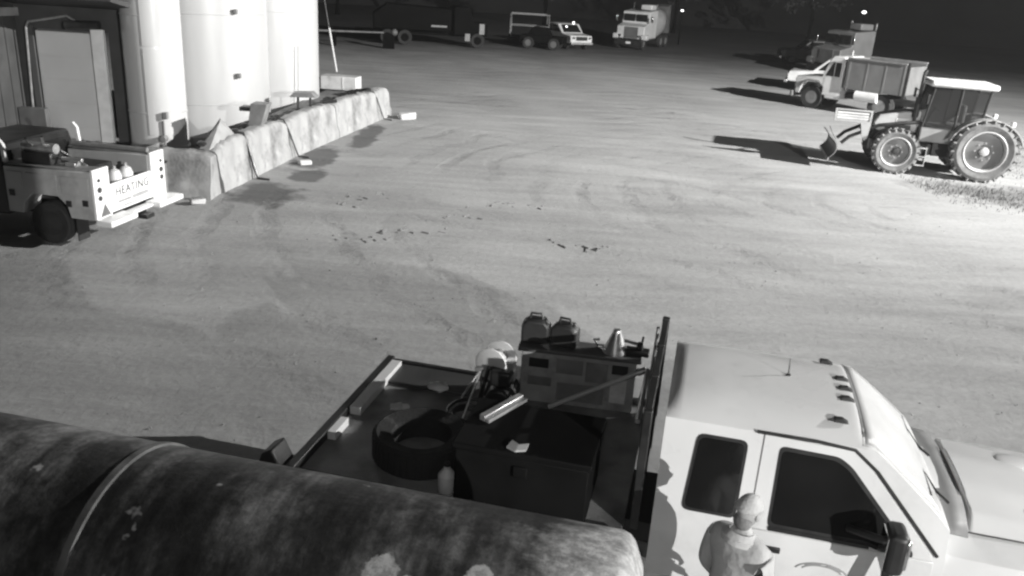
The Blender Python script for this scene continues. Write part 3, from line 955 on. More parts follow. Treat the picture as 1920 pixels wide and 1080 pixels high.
        for k in range(nn + 1):
            a = R(15) + (R(165) - R(15)) * k / nn
            for rr in (1.04, 1.075):
                for y in (s * 0.58, s * 1.02):
                    fd.v.append((rr * math.cos(a) * 0.98, y, 0.95 + rr * math.sin(a) * 0.86))
        for k in range(nn):
            b = 4 * k
            fd.f += [(b, b + 1, b + 5, b + 4), (b + 2, b + 6, b + 7, b + 3), (b, b + 4, b + 6, b + 2), (b + 1, b + 3, b + 7, b + 5)]
        fd.f += [(0, 2, 3, 1), (4 * nn, 4 * nn + 1, 4 * nn + 3, 4 * nn + 2)]
        fd.build('fender', PALE, t)
        MB().box(-0.66, -0.56, s * 0.9 - 0.1, s * 0.9 + 0.1, 1.72, 1.86).build('rear_lamp', WHITE, t, bevel=0.02)
    MB().add([(1.20, -0.56, 1.95), (1.20, 0.56, 1.95), (1.05, 0.54, 2.64), (1.05, -0.54, 2.64), (1.19, -0.56, 1.95), (1.19, 0.56, 1.95), (1.04, 0.54, 2.64), (1.04, -0.54, 2.64)],
             [(0, 1, 2, 3), (7, 6, 5, 4), (0, 4, 5, 1), (1, 5, 6, 2), (2, 6, 7, 3), (3, 7, 4, 0)]).build('windscreen', TINT, cab)
    MB().box(-0.72, 1.18, -0.70, 0.70, 2.66, 2.84).build('roof', mat('pale_roof_plastic', 0.62, 0.5), cab, bevel=0.08, seg=4)
    MB().box(0.0, 0.45, -0.22, 0.22, 1.5, 1.62).box(-0.08, 0.04, -0.22, 0.22, 1.6, 2.15).build('seat', mat('seat_grey', 0.25, 0.8), cab, bevel=0.04)
    sw = MB().lathe([(0.19, -0.015), (0.215, 0), (0.19, 0.015)], (0.78, 0, 1.98), (-0.5, 0, 0.9), 24, closed=True)
    sw.cyl((0.95, 0, 1.5), (0.78, 0, 1.98), 0.03, 0.03, 8)
    sw.build('steering_wheel', BLACKP, cab)
    for s in (1, -1):
        MB().tube([(1.1, s * 0.6, 2.4), (1.25, s * 0.85, 2.42)], 0.014, 6).box(1.22, 1.26, s * 0.92 - 0.08, s * 0.92 + 0.08, 2.18, 2.46).build('mirror', BLACKP, cab)
    MB().cyl((0.3, -0.55, 2.84), (0.3, -0.55, 2.95), 0.01, 0.01, 6).build('aerial', BLACKM, cab)
    for ob in set(bpy.data.objects) - first:
        root_part = ob.name.split('.')[0]
        if root_part in ('fender', 'rear_lamp'):
            continue
        for vv in ob.data.vertices:
            vv.co.x += 0.62
    # rear hitch arms
    MB().cyl((-0.5, 0.3, 0.7), (-1.25, 0.35, 1.05), 0.035, 0.035, 8).cyl((-0.5, -0.3, 0.7), (-1.25, -0.35, 1.05), 0.035, 0.035, 8).cyl((-0.5, 0, 1.1), (-1.3, 0, 1.25), 0.03, 0.03, 8).build('hitch_arm', STEEL, t)
    # front loader frame with slatted guard and a curved blade
    second = set(bpy.data.objects)
    lf = MB()
    for s in (1, -1):
        lf.tube([(1.35, s * 0.5, 1.1), (1.9, s * 0.52, 1.35), (3.0, s * 0.52, 1.15), (3.8, s * 0.5, 0.72), (4.0, s * 0.5, 0.5)], 0.055, 8)
    lf.cyl((3.4, -0.5, 0.95), (3.4, 0.5, 0.95), 0.05, 0.05, 10)
    fr = lf.build('loader_frame', BLACKM, t)
    g = thing_part('guard', PALE, t, MB().box(3.25, 4.35, 0.55, 0.60, 1.05, 1.10).box(3.25, 4.35, 0.55, 0.60, 1.38, 1.43).box(3.25, 3.31, 0.55, 0.60, 1.10, 1.38).box(4.29, 4.35, 0.55, 0.60, 1.10, 1.38).prism([(3.25, 1.05), (3.55, 1.05), (3.45, 0.62), (3.35, 0.5), (3.28, 0.6)], 0.55, 0.60, 'y'))
    for k in range(3):
        MB().box(3.34, 4.27, 0.555, 0.585, 1.13 + 0.08 * k, 1.185 + 0.08 * k).build('slat', WHITE_OLD, g)
    bl = MB()
    n = 9
    for k in range(n + 1):
        a = R(-50 + 100 * k / n)
        for dd in (0, 0.03):
            for y in (-1.15, 1.15):
                bl.v.append((4.75 - (0.55 + dd) * math.cos(a), y, 0.42 + 0.40 * math.sin(a)))
    for k in range(n):
        b = 4 * k
        bl.f += [(b, b + 1, b + 5, b + 4), (b + 2, b + 6, b + 7, b + 3), (b, b + 4, b + 6, b + 2), (b + 1, b + 3, b + 7, b + 5)]
    bl.f += [(0, 2, 3, 1), (4 * n, 4 * n + 1, 4 * n + 3, 4 * n + 2)]
    bo = bl.build('blade', GREYP, t)
    MB().box(4.36, 4.40, -1.15, 1.15, 0.03, 0.12).build('cutting_edge', STEEL, bo)
    for ob in set(bpy.data.objects) - second:
        lift = 0.36 if ob.name.split('.')[0] in ('guard', 'slat') else 0.22
        if ob.type == 'MESH':
            for vv in ob.data.vertices:
                vv.co.z += lift
    MB().tube([(4.25, 1.1, 0.9), (4.4, 1.1, 1.1), (4.5, 1.08, 1.3)], 0.015, 6).build('marker_rod', BLACKM, bo)
    return t


def thing_part(name, m, parent, mb, bevel=0.006):
    return mb.build(name, m, parent, bevel=bevel)


def tint_mat():
    m = bpy.data.materials.new('tinted_clear_glass')
    m.use_nodes = True
    nt = m.node_tree
    b = nt.nodes['Principled BSDF']
    tr = nt.nodes.new('ShaderNodeBsdfTransparent')
    tr.inputs[0].default_value = (0.55, 0.55, 0.55, 1)
    b.inputs['Base Color'].default_value = (0.06, 0.06, 0.06, 1)
    b.inputs['Roughness'].default_value = 0.12
    mx = nt.nodes.new('ShaderNodeMixShader')
    mx.inputs[0].default_value = 0.3
    out = nt.nodes['Material Output']
    nt.links.new(tr.outputs[0], mx.inputs[1])
    nt.links.new(b.outputs[0], mx.inputs[2])
    nt.links.new(mx.outputs[0], out.inputs[0])
    return m


TINT = tint_mat()
tractor()

# ------------------------------------------------------------------ far right vehicles
def small_pickup(name, label, loc, rz, paint, hood_only=False, cat='pickup truck', lights=None, cargo_frame=False, group=None):
    t = thing(name, label, cat, loc, rz, group)
    b = MB().prism([(-2.6, 0.5), (2.5, 0.5), (2.55, 0.85), (2.45, 1.05), (1.25, 1.15), (0.55, 1.78), (-0.75, 1.80), (-0.95, 1.2), (-2.6, 1.2)], -0.95, 0.95, 'y').build('body', paint, t, bevel=0.05)
    MB().add([(1.22, -0.8, 1.2), (1.22, 0.8, 1.2), (0.62, 0.72, 1.73), (0.62, -0.72, 1.73), (1.18, -0.8, 1.2), (1.18, 0.8, 1.2), (0.58, 0.72, 1.73), (0.58, -0.72, 1.73)],
             [(0, 1, 2, 3), (7, 6, 5, 4), (0, 4, 5, 1), (1, 5, 6, 2), (2, 6, 7, 3), (3, 7, 4, 0)]).build('windscreen', GLASS, b)
    for s in (1, -1):
        MB().prism([(1.0, 1.2), (0.5, 1.68), (-0.7, 1.70), (-0.8, 1.2)], s * 0.955 - 0.004, s * 0.955 + 0.004, 'y').build('side_window', GLASS, b)
        for x in (1.7, -1.65):
            road_wheel(t, (x, s * 0.82, 0.38), 0.38, 0.24, s, GREYP, n=20)
        MB().box(2.5, 2.57, s * 0.72 - 0.13, s * 0.72 + 0.13, 0.8, 0.95).build('headlight', CHROME, b, bevel=0.01)
    MB().box(2.53, 2.56, -0.5, 0.5, 0.7, 0.98).build('grille', BLACKM, b)
    MB().box(2.5, 2.68, -0.95, 0.95, 0.42, 0.58).build('bumper', STEEL, t, bevel=0.02)
    MB().box(-2.3, -0.98, -0.8, 0.8, 1.202, 1.21).build('bed_cover', BLACKM, b)
    return t


small_pickup('parked_pickup', 'pale pickup showing its bonnet and windscreen behind the dump truck', (17.0, 47.6, 0), R(158), WHITE_TRUCK)
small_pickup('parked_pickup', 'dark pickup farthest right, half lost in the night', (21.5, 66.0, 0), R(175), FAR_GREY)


# ------------------------------------------------------------------ far row
def semi(label, loc, rz, P, drum=True):
    t = thing('lorry', label, 'lorry', loc, rz)
    b = MB().prism([(-1.2, 0.8), (0.15, 0.8), (0.15, 1.75), (-0.85, 1.95), (-1.0, 2.85), (-2.9, 3.0), (-2.9, 0.8)], -1.15, 1.15, 'y').build('cab', P, t, bevel=0.05)
    MB().box(-2.7, -1.5, 0.1, 1.05, 3.0, 3.4).build('roof_fairing', P, t, bevel=0.08)
    MB().box(0.15, 0.2, -0.5, 0.62, 0.85, 1.7).build('grille', FAR_GREY, b)
    for s in (1, -1):
        MB().box(-0.86, -0.80, s * 0.52 - 0.46, s * 0.52 + 0.46, 2.12, 2.66).build('windscreen', GLASS, b)
        MB().box(-0.35, 0.3, s * 1.2 - 0.25, s * 1.2 + 0.25, 0.75, 1.15).build('fender', P, b, bevel=0.08)
        MB().box(-0.5, -0.42, s * 1.5 - 0.08, s * 1.5 + 0.08, 2.1, 2.55).build('mirror', CHROME, b, bevel=0.02)
        MB().cyl((-3.0, s * 1.0, 1.0), (-3.0, s * 1.0, 3.5), 0.07, 0.07, 10).build('exhaust_stack', CHROME, t)
        for x in (-0.1, -4.6, -5.9):
            road_wheel(t, (x, s * 1.0, 0.5), 0.5, 0.28, s, STEEL, n=20)
        MB().box(0.22, 0.3, s * 0.85 - 0.12, s * 0.85 + 0.12, 0.95, 1.1).build('headlight', CHROME, b)
    MB().box(0.2, 0.45, -1.2, 1.2, 0.3, 0.72).build('bumper', BLACKM, t, bevel=0.03)
    MB().box(0.455, 0.47, -0.2, 0.2, 0.42, 0.58).build('number_plate', WHITE, t)
    MB().box(-9.5, -0.2, -0.45, 0.45, 0.75, 0.95).build('chassis', BLACKM, t)
    if drum:
        MB().lathe([(0.3, -4.2), (1.0, -3.6), (1.25, -2.0), (1.25, -0.6), (0.75, 1.2), (0.5, 1.5)], (-5.4, 0, 2.05), (-1, 0, 0.18), 28).build('drum', mat('far_drum_paint', 0.32, 0.5), t)
    if drum:
        MB().prism([(-8.6, 1.0), (-8.0, 1.0), (-7.6, 3.2), (-8.4, 3.4)], -0.5, 0.5, 'y').build('chute_hopper', FAR_GREY, t, bevel=0.03)


semi('pale long nosed lorry facing the camera in the far row', (8.2, 70.6, 0), R(-116), mat('far_lorry_paint', 0.5, 0.4, 0, 0.1, 2))
semi('dull lorry cab between the pale pickup bonnet and the dark distance', (19.6, 57.5, 0), R(-150), mat('dull_lorry_paint', 0.16, 0.5, 0, 0.1, 2), False)

pk = small_pickup('work_pickup', 'pale pickup with two small glowing dots, in the far row beside the lorry', (2.75, 68.0, 0), R(-60), WHITE_TRUCK)
DOT_GLOW = emit_mat('glowing_dot', 3.0)  # small glowing spheres for the two bright dots on the pickup
for (x, y, z) in ((0.78, -0.32, 1.56), (0.55, 0.45, 1.86)):
    MB().sph((x, y, z), 0.085, 12, 8).build('glow_dot', DOT_GLOW, pk)

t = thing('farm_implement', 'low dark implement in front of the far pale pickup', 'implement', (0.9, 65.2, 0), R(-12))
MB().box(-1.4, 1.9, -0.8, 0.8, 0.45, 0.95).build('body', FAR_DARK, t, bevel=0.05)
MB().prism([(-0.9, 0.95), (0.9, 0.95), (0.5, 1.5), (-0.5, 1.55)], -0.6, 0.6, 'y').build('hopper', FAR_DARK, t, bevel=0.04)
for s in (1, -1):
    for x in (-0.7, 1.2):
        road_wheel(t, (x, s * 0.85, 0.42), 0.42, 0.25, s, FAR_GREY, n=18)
t = thing('cage_trailer', 'grey tubular cage trailer left of the far pickup', 'trailer', (0.2, 68.8, 0), R(4))
cg = MB()
for s in (-0.8, 0.8):
    cg.tube([(-1.6, s, 0.6), (-1.6, s, 2.25), (1.3, s, 2.25), (1.3, s, 0.6)], 0.05, 6)
    cg.cyl((-1.6, s, 1.4), (1.3, s, 1.4), 0.03, 0.03, 6)
for x in (-1.6, 1.3):
    cg.cyl((x, -0.8, 2.25), (x, 0.8, 2.25), 0.05, 0.05, 6)
cg.build('cage', mat('far_cage_paint', 0.22, 0.6), t)
MB().box(-1.7, 1.4, -0.85, 0.85, 0.5, 0.62).build('deck', FAR_DARK, t)
for s in (1, -1):
    road_wheel(t, (0, s * 0.95, 0.38), 0.38, 0.22, s, FAR_GREY, n=18)

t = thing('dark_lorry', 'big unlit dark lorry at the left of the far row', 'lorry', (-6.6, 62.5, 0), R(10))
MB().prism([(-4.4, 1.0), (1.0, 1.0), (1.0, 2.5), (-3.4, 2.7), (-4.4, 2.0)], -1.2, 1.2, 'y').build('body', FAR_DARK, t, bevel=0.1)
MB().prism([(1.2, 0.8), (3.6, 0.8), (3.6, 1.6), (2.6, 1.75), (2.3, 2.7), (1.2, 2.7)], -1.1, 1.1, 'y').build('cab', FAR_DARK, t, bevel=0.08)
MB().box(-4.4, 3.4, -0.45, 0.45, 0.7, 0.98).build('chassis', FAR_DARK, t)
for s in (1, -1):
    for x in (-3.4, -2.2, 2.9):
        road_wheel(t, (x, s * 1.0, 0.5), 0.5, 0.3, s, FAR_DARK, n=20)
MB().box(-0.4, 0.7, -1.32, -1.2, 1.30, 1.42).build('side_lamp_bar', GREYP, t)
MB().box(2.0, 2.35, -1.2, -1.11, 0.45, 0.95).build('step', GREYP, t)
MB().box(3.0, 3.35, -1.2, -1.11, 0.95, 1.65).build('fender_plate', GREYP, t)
t = thing('drawbar_pole', 'long pale pole lying level left of the dark lorry', 'pole', (-11.0, 57.0, 0), R(3))
MB().cyl((-2.6, 0, 0.9), (1.6, 0, 1.0), 0.07, 0.05, 10).build('shaft', GREYP, t)
MB().box(-1.7, -1.5, -0.2, 0.2, 0.0, 0.88).build('trestle', FAR_DARK, t)
MB().sph((2.3, 0, 1.05), 0.22, 12, 8).build('knob', FAR_GREY, t)
MB().box(1.55, 2.3, -0.04, 0.04, 0.0, 0.95).build('stand', FAR_DARK, t)

# distant pole lamp, plus a second added in place of a reflection
def pole_lamp(label, p, s, hgt):
    t = thing('pole_lamp', label, 'lamp', (p[0], p[1], 0), 0, 'distant pole lamps')
    MB().cyl((0, 0, 0), (0, 0, hgt), 0.07, 0.05, 8).build('pole', FAR_DARK, t)
    MB().box(-0.28, 0.28, -0.1, 0.12, hgt, hgt + 0.14).build('lamp_hood', FAR_DARK, t)
    MB().sph((0, -0.02, hgt - 0.06), s, 12, 8, (1.3, 1, 0.8)).build('lamp_glass', emit_mat('far_lamp_glow', 4), t)


pole_lamp('bright small lamp far off, above the dump truck', (41.8, 112.0), 0.22, 3.3)
pole_lamp('small glowing dot far behind the pale long nosed lorry', (13.5, 79), 0.10, 3.0)  # glow made up for a reflected glint; its pole is added too

# far trees, one dim crown each
def tree(label, x, y, h, r, seed):
    t = thing('tree', label, 'tree', (x, y, 0), 0, 'dark trees beyond the yard')
    MB().tube([(0, 0, 0), (0.1, 0, h * 0.3), (-0.1, 0.1, h * 0.6), (0.05, 0, h * 0.85)], [0.28, 0.22, 0.15, 0.05], 8).build('trunk', FAR_DARK, t)
    rnd = random.Random(seed)
    mb = MB()
    cl = [(rnd.gauss(0, r * 0.45), rnd.gauss(0, r * 0.45), h * rnd.uniform(0.42, 1.0), rnd.uniform(0.5, 1.1)) for _ in range(26)]
    for cx, cy, cz, cr in cl:
        for k in range(60):
            d = Vector((rnd.gauss(0, 1), rnd.gauss(0, 1), rnd.gauss(0, 1))).normalized() * cr * rnd.uniform(0.6, 1.1)
            c = Vector((cx, cy, cz)) + d
            a = Vector((rnd.gauss(0, 1), rnd.gauss(0, 1), rnd.gauss(0, 1))).normalized() * 0.16
            b = a.cross(Vector((rnd.gauss(0, 1), rnd.gauss(0, 1), rnd.gauss(0, 1)))).normalized() * 0.12
            mb.add([c - a, c + b, c + a, c - b], [(0, 1, 2, 3)])
    mb.build('crown', mat('dark_leaves', 0.05, 0.8), t, smooth=0)


for k, (x, y, h, r, lb) in enumerate(((-20, 92, 9, 4, 'dark tree left of the far row, beside the tanks'), (-9, 96, 11, 5, 'broad dark tree behind the unlit lorry'), (1.5, 90, 8, 3.5, 'dark tree behind the cage trailer'), (16, 98, 9, 4, 'dark tree behind the pale long nosed lorry'), (30, 95, 8, 4, 'dark tree at the right of the far row'))):
    tree(lb, x, y, h, r, 40 + k)

# rough grass at the edge of the yard by the tractor
def grass():
    mb = MB()
    rnd = random.Random(9)
    for k in range(5200):
        x = rnd.uniform(11.5, 21)
        y = 24.6 - (x - 12) * 0.35 + rnd.gauss(0, 0.9) - 0.6
        if rnd.random() < 0.35:
            y = rnd.uniform(26, 34)
            x = rnd.uniform(15.6, 24)
        h = rnd.uniform(0.04, 0.13)
        a = rnd.uniform(0, PI)
        dx, dy = 0.012 * math.cos(a), 0.012 * math.sin(a)
        lx, ly = rnd.gauss(0, 0.04), rnd.gauss(0, 0.04)
        mb.add([(x - dx, y - dy, -0.01), (x + dx, y + dy, -0.01), (x + lx, y + ly, h)], [(0, 1, 2)])
    tag(mb.build('grass', mat('dry_grass', 0.13, 0.9, 0, 0.3, 2), None, smooth=0), kind='stuff')


grass()

# ------------------------------------------------------------------ foreground flatbed truck
TX, TY_, TH = 1.445, 6.668, -0.218
ft = thing('flatbed_truck', 'white cab flatbed work truck in the foreground, near the camera', 'truck', (TX, TY_, 0), TH)


def flatbed():
    t = ft

    def wz(z):                      # half width of the greenhouse at height z
        if z <= 1.16:
            return 0.985
        if z <= 1.88:
            return 0.985 - (z - 1.16) / 0.72 * 0.205
        return 0.78 - 0.28 * ((z - 1.88) / 0.1) ** 1.6

    def ztop(x):
        if x < 0.12:
            return 1.975 - 0.06 * (1 - x / 0.12) ** 2
        if x < 1.46:
            return 1.975 + 0.012 * math.sin(PI * (x - 0.12) / 1.34)
        if x < 2.16:
            u = (x - 1.46) / 0.70
            return 1.97 - 0.045 * u - 0.50 * u ** 1.12
        u = (x - 2.16) / 1.5
        return 1.415 - 0.05 * u - 0.17 * u ** 3

    # ---- greenhouse + lower cab shell
    def shell(xs, out=0.0, lo=0.55, half=None):
        mb = MB()
        rows = []
        for x in xs:
            zt = ztop(x)
            pts = []
            for z in (lo, 0.8, 1.05, 1.16):
                pts.append((0.985 + out, z))
            zs = max(1.17, min(1.88, zt - 0.02))
            for k in range(1, 6):
                z = 1.16 + (zs - 1.16) * k / 5
                pts.append((wz(z) + out, z))
            w0 = wz(zs)
            for k in range(1, 12):
                u = k / 11
                y = w0 * (1 - u)
                crown = (1 - (y / w0) ** 4)
                pts.append((y if u < 1 else 0.0, zs + (zt - zs + out) * crown + 0.022 * (1 - (y / w0) ** 2)))
            row = [(x, y, z) for y, z in pts] + [(x, -y, z) for y, z in pts[-2::-1]]
            rows.append(row)
        n = len(rows[0])
        for r_ in rows:
            mb.v += r_
        for j in range(len(rows) - 1):
            for i in range(n - 1):
                mb.f.append((j * n + i, j * n + i + 1, (j + 1) * n + i + 1, (j + 1) * n + i))
        mb.f.append(tuple(range(n))[::-1])
        mb.f.append(tuple(range((len(rows) - 1) * n, len(rows) * n)))
        for j in range(len(rows) - 1):
            mb.f.append((j * n, (j + 1) * n, (j + 1) * n + n - 1, j * n + n - 1))
        return mb
    xs = [0, 0.015, 0.04, 0.08, 0.12, 0.4, 0.8, 1.2, 1.4, 1.44, 1.46, 1.5] + [1.5 + 0.066 * k for k in range(1, 11)]
    cab = shell(xs).build('cab', WHITE, t, smooth=38)
    # windscreen: a slightly bowed sheet just proud of the opening
    def sheet(x0, x1, yfrac, off, nx=8, ny=12, xbow=0.0):
        mb = MB()
        for j in range(nx + 1):
            for i in range(ny + 1):
                v = -1 + 2 * i / ny
                x = x0 + (x1 - x0) * j / nx
                zt = ztop(x)
                zs = max(1.17, min(1.88, zt - 0.02))
                w0 = wz(zs)
                y = v * w0 * yfrac
                z = zs + (zt - zs) * (1 - (abs(y) / w0) ** 4) + 0.022 * (1 - (y / w0) ** 2) + off
                mb.v.append((x + xbow * (1 - v * v), y, z))
        for j in range(nx):
            for i in range(ny):
                a = j * (ny + 1) + i
                mb.f.append((a, a + 1, a + ny + 2, a + ny + 1))
        return mb
    rim = sheet(1.475, 2.15, 0.965, 0.003).build('windscreen_seal', WHITE, t)
    ws = sheet(1.50, 2.12, 0.94, 0.006, xbow=0.002).build('windscreen', SCREEN, t)
    for oo in (rim, ws):
        sl = oo.modifiers.new('thickness', 'SOLIDIFY')
        sl.thickness = 0.003
        sl.offset = -1

    def side_poly(poly, off, th, s=-1):
        """Panel on the cab side; poly in x,z; follows the side's lean. Split at the waist by the caller."""
        mb = MB()
        n = len(poly)
        for o2 in (off, off + th):
            for x, z in poly:
                mb.v.append((x, s * (wz(z) + o2), z))
        mb.f = [tuple(range(n)), tuple(range(n, 2 * n))[::-1]] + [(i, (i + 1) % n, n + (i + 1) % n, n + i) for i in range(n)]
        return mb

    def rnd_poly(p, r=0.05, k=4):
        out = []
        n = len(p)
        for i in range(n):
            a, b, c = Vector(p[i - 1]), Vector(p[i]), Vector(p[(i + 1) % n])
            d1, d2 = (a - b), (c - b)
            rr = min(r, d1.length * 0.4, d2.length * 0.4)
            p1, p2 = b + d1.normalized() * rr, b + d2.normalized() * rr
            for j in range(k + 1):
                u = j / k
                out.append(tuple((1 - u) ** 2 * p1 + 2 * u * (1 - u) * b + u * u * p2))
        return out
    for s in (-1, 1):
        lo = side_poly([(0.76, 0.57), (2.02, 0.57), (2.10, 0.9), (2.08, 1.155), (0.74, 1.155)], 0.002, 0.012, s)
        d = lo.build('door', WHITE, t, bevel=0.004)
        side_poly([(0.74, 1.162), (2.07, 1.162), (2.05, 1.22), (1.55, 1.76), (1.42, 1.86), (0.76, 1.875)], 0.002, 0.010, s).build('door_frame', WHITE, d, bevel=0.003)
        wpoly = rnd_poly([(0.87, 1.19), (1.60, 1.19), (1.70, 1.165), (1.93, 1.165), (1.93, 1.20), (1.42, 1.74), (1.32, 1.80), (0.88, 1.81)], 0.05)
        side_poly(wpoly, 0.013, 0.004, s).build('window_seal', BLACKP, d)
        wp2 = rnd_poly([(0.895, 1.225), (1.58, 1.225), (1.70, 1.20), (1.86, 1.20), (1.87, 1.225), (1.40, 1.715), (1.30, 1.77), (0.905, 1.78)], 0.04)
        side_poly(wp2, 0.018, 0.004, s).build('window_glass', GLASS, d)
        # waist strip
        MB().box(0.88, 1.62, s * (wz(1.2) + 0.022) - 0.006, s * (wz(1.2) + 0.022) + 0.006, 1.165, 1.20).build('waist_strip', BLACKP, d, bevel=0.003)
        MB().box(0.84, 1.0, s * 1.01 - 0.008, s * 1.01 + 0.018, 0.98, 1.03).build('door_handle', CHROME if s > 0 else BLACKP, d, bevel=0.008)
        q = rnd_poly([(0.21, 1.20), (0.63, 1.20), (0.65, 1.80), (0.26, 1.80)], 0.06)
        side_poly(q, 0.003, 0.005, s).build('quarter_seal', BLACKP, t)
        q = rnd_poly([(0.235, 1.225), (0.605, 1.225), (0.625, 1.775), (0.283, 1.775)], 0.05)
        side_poly(q, 0.009, 0.004, s).build('quarter_glass', GLASS, t)
        # drip strip over the door
        pth = [(0.70, s * (wz(1.885) + 0.012), 1.885), (1.15, s * (wz(1.885) + 0.012), 1.885), (1.42, s * (wz(1.87) + 0.012), 1.868), (1.60, s * (wz(1.74) + 0.012), 1.735), (1.82, s * (wz(1.51) + 0.012), 1.50), (2.10, s * (wz(1.21) + 0.012), 1.20)]
        if s < 0:
            MB().tube(pth, 0.014, 8).build('drip_strip', BLACKP, t)
        # mirror
        mr = MB().tube([(1.72, s * 0.98, 1.20), (1.74, s * 1.12, 1.16), (1.76, s * 1.22, 0.85), (1.74, s * 1.2, 0.7)], 0.045, 8)
        mr.tube([(1.45, s * 0.97, 1.30), (1.6, s * 1.12, 1.36), (1.74, s * 1.22, 1.40)], 0.03, 8)
        mo = mr.build('mirror_arm', BLACKP, t)
        MB().box(1.66, 1.80, s * 1.20 - 0.12, s * 1.20 + 0.12, 1.18, 1.52).build('mirror_housing', BLACKP, mo, bevel=0.045, seg=3)
        MB().box(1.775, 1.815, s * 1.24 - 0.07, s * 1.24 + 0.07, 1.24, 1.49).build('mirror_cap', CHROME, mo, bevel=0.02)
        MB().box(1.652, 1.659, s * 1.20 - 0.1, s * 1.20 + 0.1, 1.21, 1.48).build('mirror_glass', CHROME, mo)
        # lower rocker and step
        MB().box(0.1, 2.0, s * 1.0 - 0.09, s * 1.0 + 0.09, 0.42, 0.47).build('running_board', BLACKP, t, bevel=0.02)
    # oval emblem on the door, thin painted rings
    em = MB()
    for a0, a1, rr in ((15, 165, 1.0), (25, 155, 0.8), (40, 85, 0.9), (95, 140, 0.9)):
        pts = [(1.33 + 0.20 * rr * math.cos(R(a)), -1.0015, 0.86 + 0.10 * rr * math.sin(R(a))) for a in range(a0, a1 + 1, 10)]
        em.tube(pts, 0.006, 6)
    em.build('door_emblem', mat('emblem_grey', 0.28, 0.5), t)
    # roof marker lamps
    for y, x in ((0.56, 1.33), (0.19, 1.42), (0, 1.43), (-0.19, 1.42), (-0.56, 1.33)):
        z = 1.995 - 0.02 * (abs(y) / 0.56) ** 2
        m_ = MB()
        m_.add([(x - 0.07, y - 0.045, z), (x - 0.07, y + 0.045, z), (x + 0.05, y + 0.04, z - 0.004), (x + 0.05, y - 0.04, z - 0.004), (x - 0.06, y - 0.03, z + 0.022), (x - 0.06, y + 0.03, z + 0.022), (x + 0.0, y + 0.025, z + 0.028), (x + 0.0, y - 0.025, z + 0.028)],
               [(3, 2, 1, 0), (4, 5, 6, 7), (0, 1, 5, 4), (1, 2, 6, 5), (2, 3, 7, 6), (3, 0, 4, 7)])
        m_.build('marker_lamp', mat('smoked_lens', 0.06, 0.25), t, bevel=0.006)
    an = MB().cyl((0.96, 0.08, 1.995), (0.96, 0.08, 2.02), 0.022, 0.018, 12).cyl((0.96, 0.08, 2.02), (0.95, 0.08, 2.16), 0.006, 0.003, 8)
    an.build('aerial', BLACKP, t)
    # ---- nose: fenders, bonnet, cowl
    ns = MB()
    xsn = [2.12, 2.365, 2.385, 2.6, 2.9, 3.2, 3.45, 3.6, 3.68]
    rows = []
    for x in xsn:
        zt = ztop(x)
        e = max(0, (x - 3.4) / 0.28)
        cd = 0.05 if x < 2.37 else 0.0
        w = 0.985 + 0.03 * math.sin(PI * min(1, (x - 2.15) / 1.3)) - 0.08 * e * e
        pts = [(w, 0.55), (w + 0.01, 0.8), (w, 1.02), (w - 0.01, 1.14), (w - 0.05, 1.205), (w - 0.12, 1.235), (0.70, 1.25 + 0.2 * (zt - 1.25)), (0.62, zt - 0.03 - cd), (0.55, zt - 0.005 - cd), (0.38, zt + 0.002 - cd), (0.33, zt + 0.022 - cd), (0.15, zt + 0.03 - cd), (0, zt + 0.032 - cd)]
        rows.append([(x, y, z - 0.10 * e * e) for y, z in pts] + [(x, -y, z - 0.10 * e * e) for y, z in pts[-2::-1]])
    n = len(rows[0])
    for r_ in rows:
        ns.v += r_
    for j in range(len(rows) - 1):
        for i in range(n - 1):
            ns.f.append((j * n + i, j * n + i + 1, (j + 1) * n + i + 1, (j + 1) * n + i))
        ns.f.append((j * n, (j + 1) * n, (j + 1) * n + n - 1, j * n + n - 1))
    ns.f += [tuple(range(n))[::-1], tuple(range((len(rows) - 1) * n, len(rows) * n))]
    nose = ns.build('bonnet', WHITE, t, smooth=30, bevel=0.01)
    # bonnet shut lines and raised blisters
    for s in (-1, 1):
        MB().tube([(2.35, s * 0.71, 1.288), (2.8, s * 0.71, 1.283), (3.3, s * 0.70, 1.26)], 0.006, 6).build('shut_line', BLACKP, nose)
        MB().sph((3.0, s * 0.42, 1.375), 0.16, 20, 10, (1.2, 0.75, 0.14)).build('bonnet_blister', WHITE, nose)
    # cowl panel and wipers
    cw = sheet(2.115, 2.30, 0.90, 0.0, 3, 12)
    cw = MB()
    for j, (x, dz) in enumerate(((2.09, 0.004), (2.17, 0.006), (2.26, 0.004), (2.37, 0.0))):
        for i in range(13):
            v = -1 + i / 6
            cw.v.append((x - 0.05 * v * v, v * 0.84, ztop(max(2.12, x)) + dz - 0.03 * v * v - 0.05 * v ** 6))
    for j in range(3):
        for i in range(12):
            a = j * 13 + i
            cw.f.append((a, a + 1, a + 14, a + 13))
    cwo = cw.build('cowl', mat('grey_cowl_plastic', 0.2, 0.5), t)
    so = cwo.modifiers.new('thickness', 'SOLIDIFY')
    so.thickness = 0.012
    for s, yy in ((-1, -0.62), (1, 0.1)):
        wp = MB().tube([(2.2, yy, 1.46), (2.13, yy + 0.12, 1.475), (2.07, yy + 0.3, 1.52)], 0.011, 6)
        wp.tube([(2.05, yy - 0.05, 1.53), (2.06, yy + 0.3, 1.53), (2.085, yy + 0.62, 1.49)], 0.009, 6)
        wp.build('wiper', BLACKP, t)
    MB().box(3.66, 3.80, -1.0, 1.0, 0.5, 0.72).build('bumper', CHROME, t, bevel=0.03)
    MB().box(3.62, 3.72, -0.55, 0.55, 0.76, 1.05).build('grille', BLACKP, t, bevel=0.02)
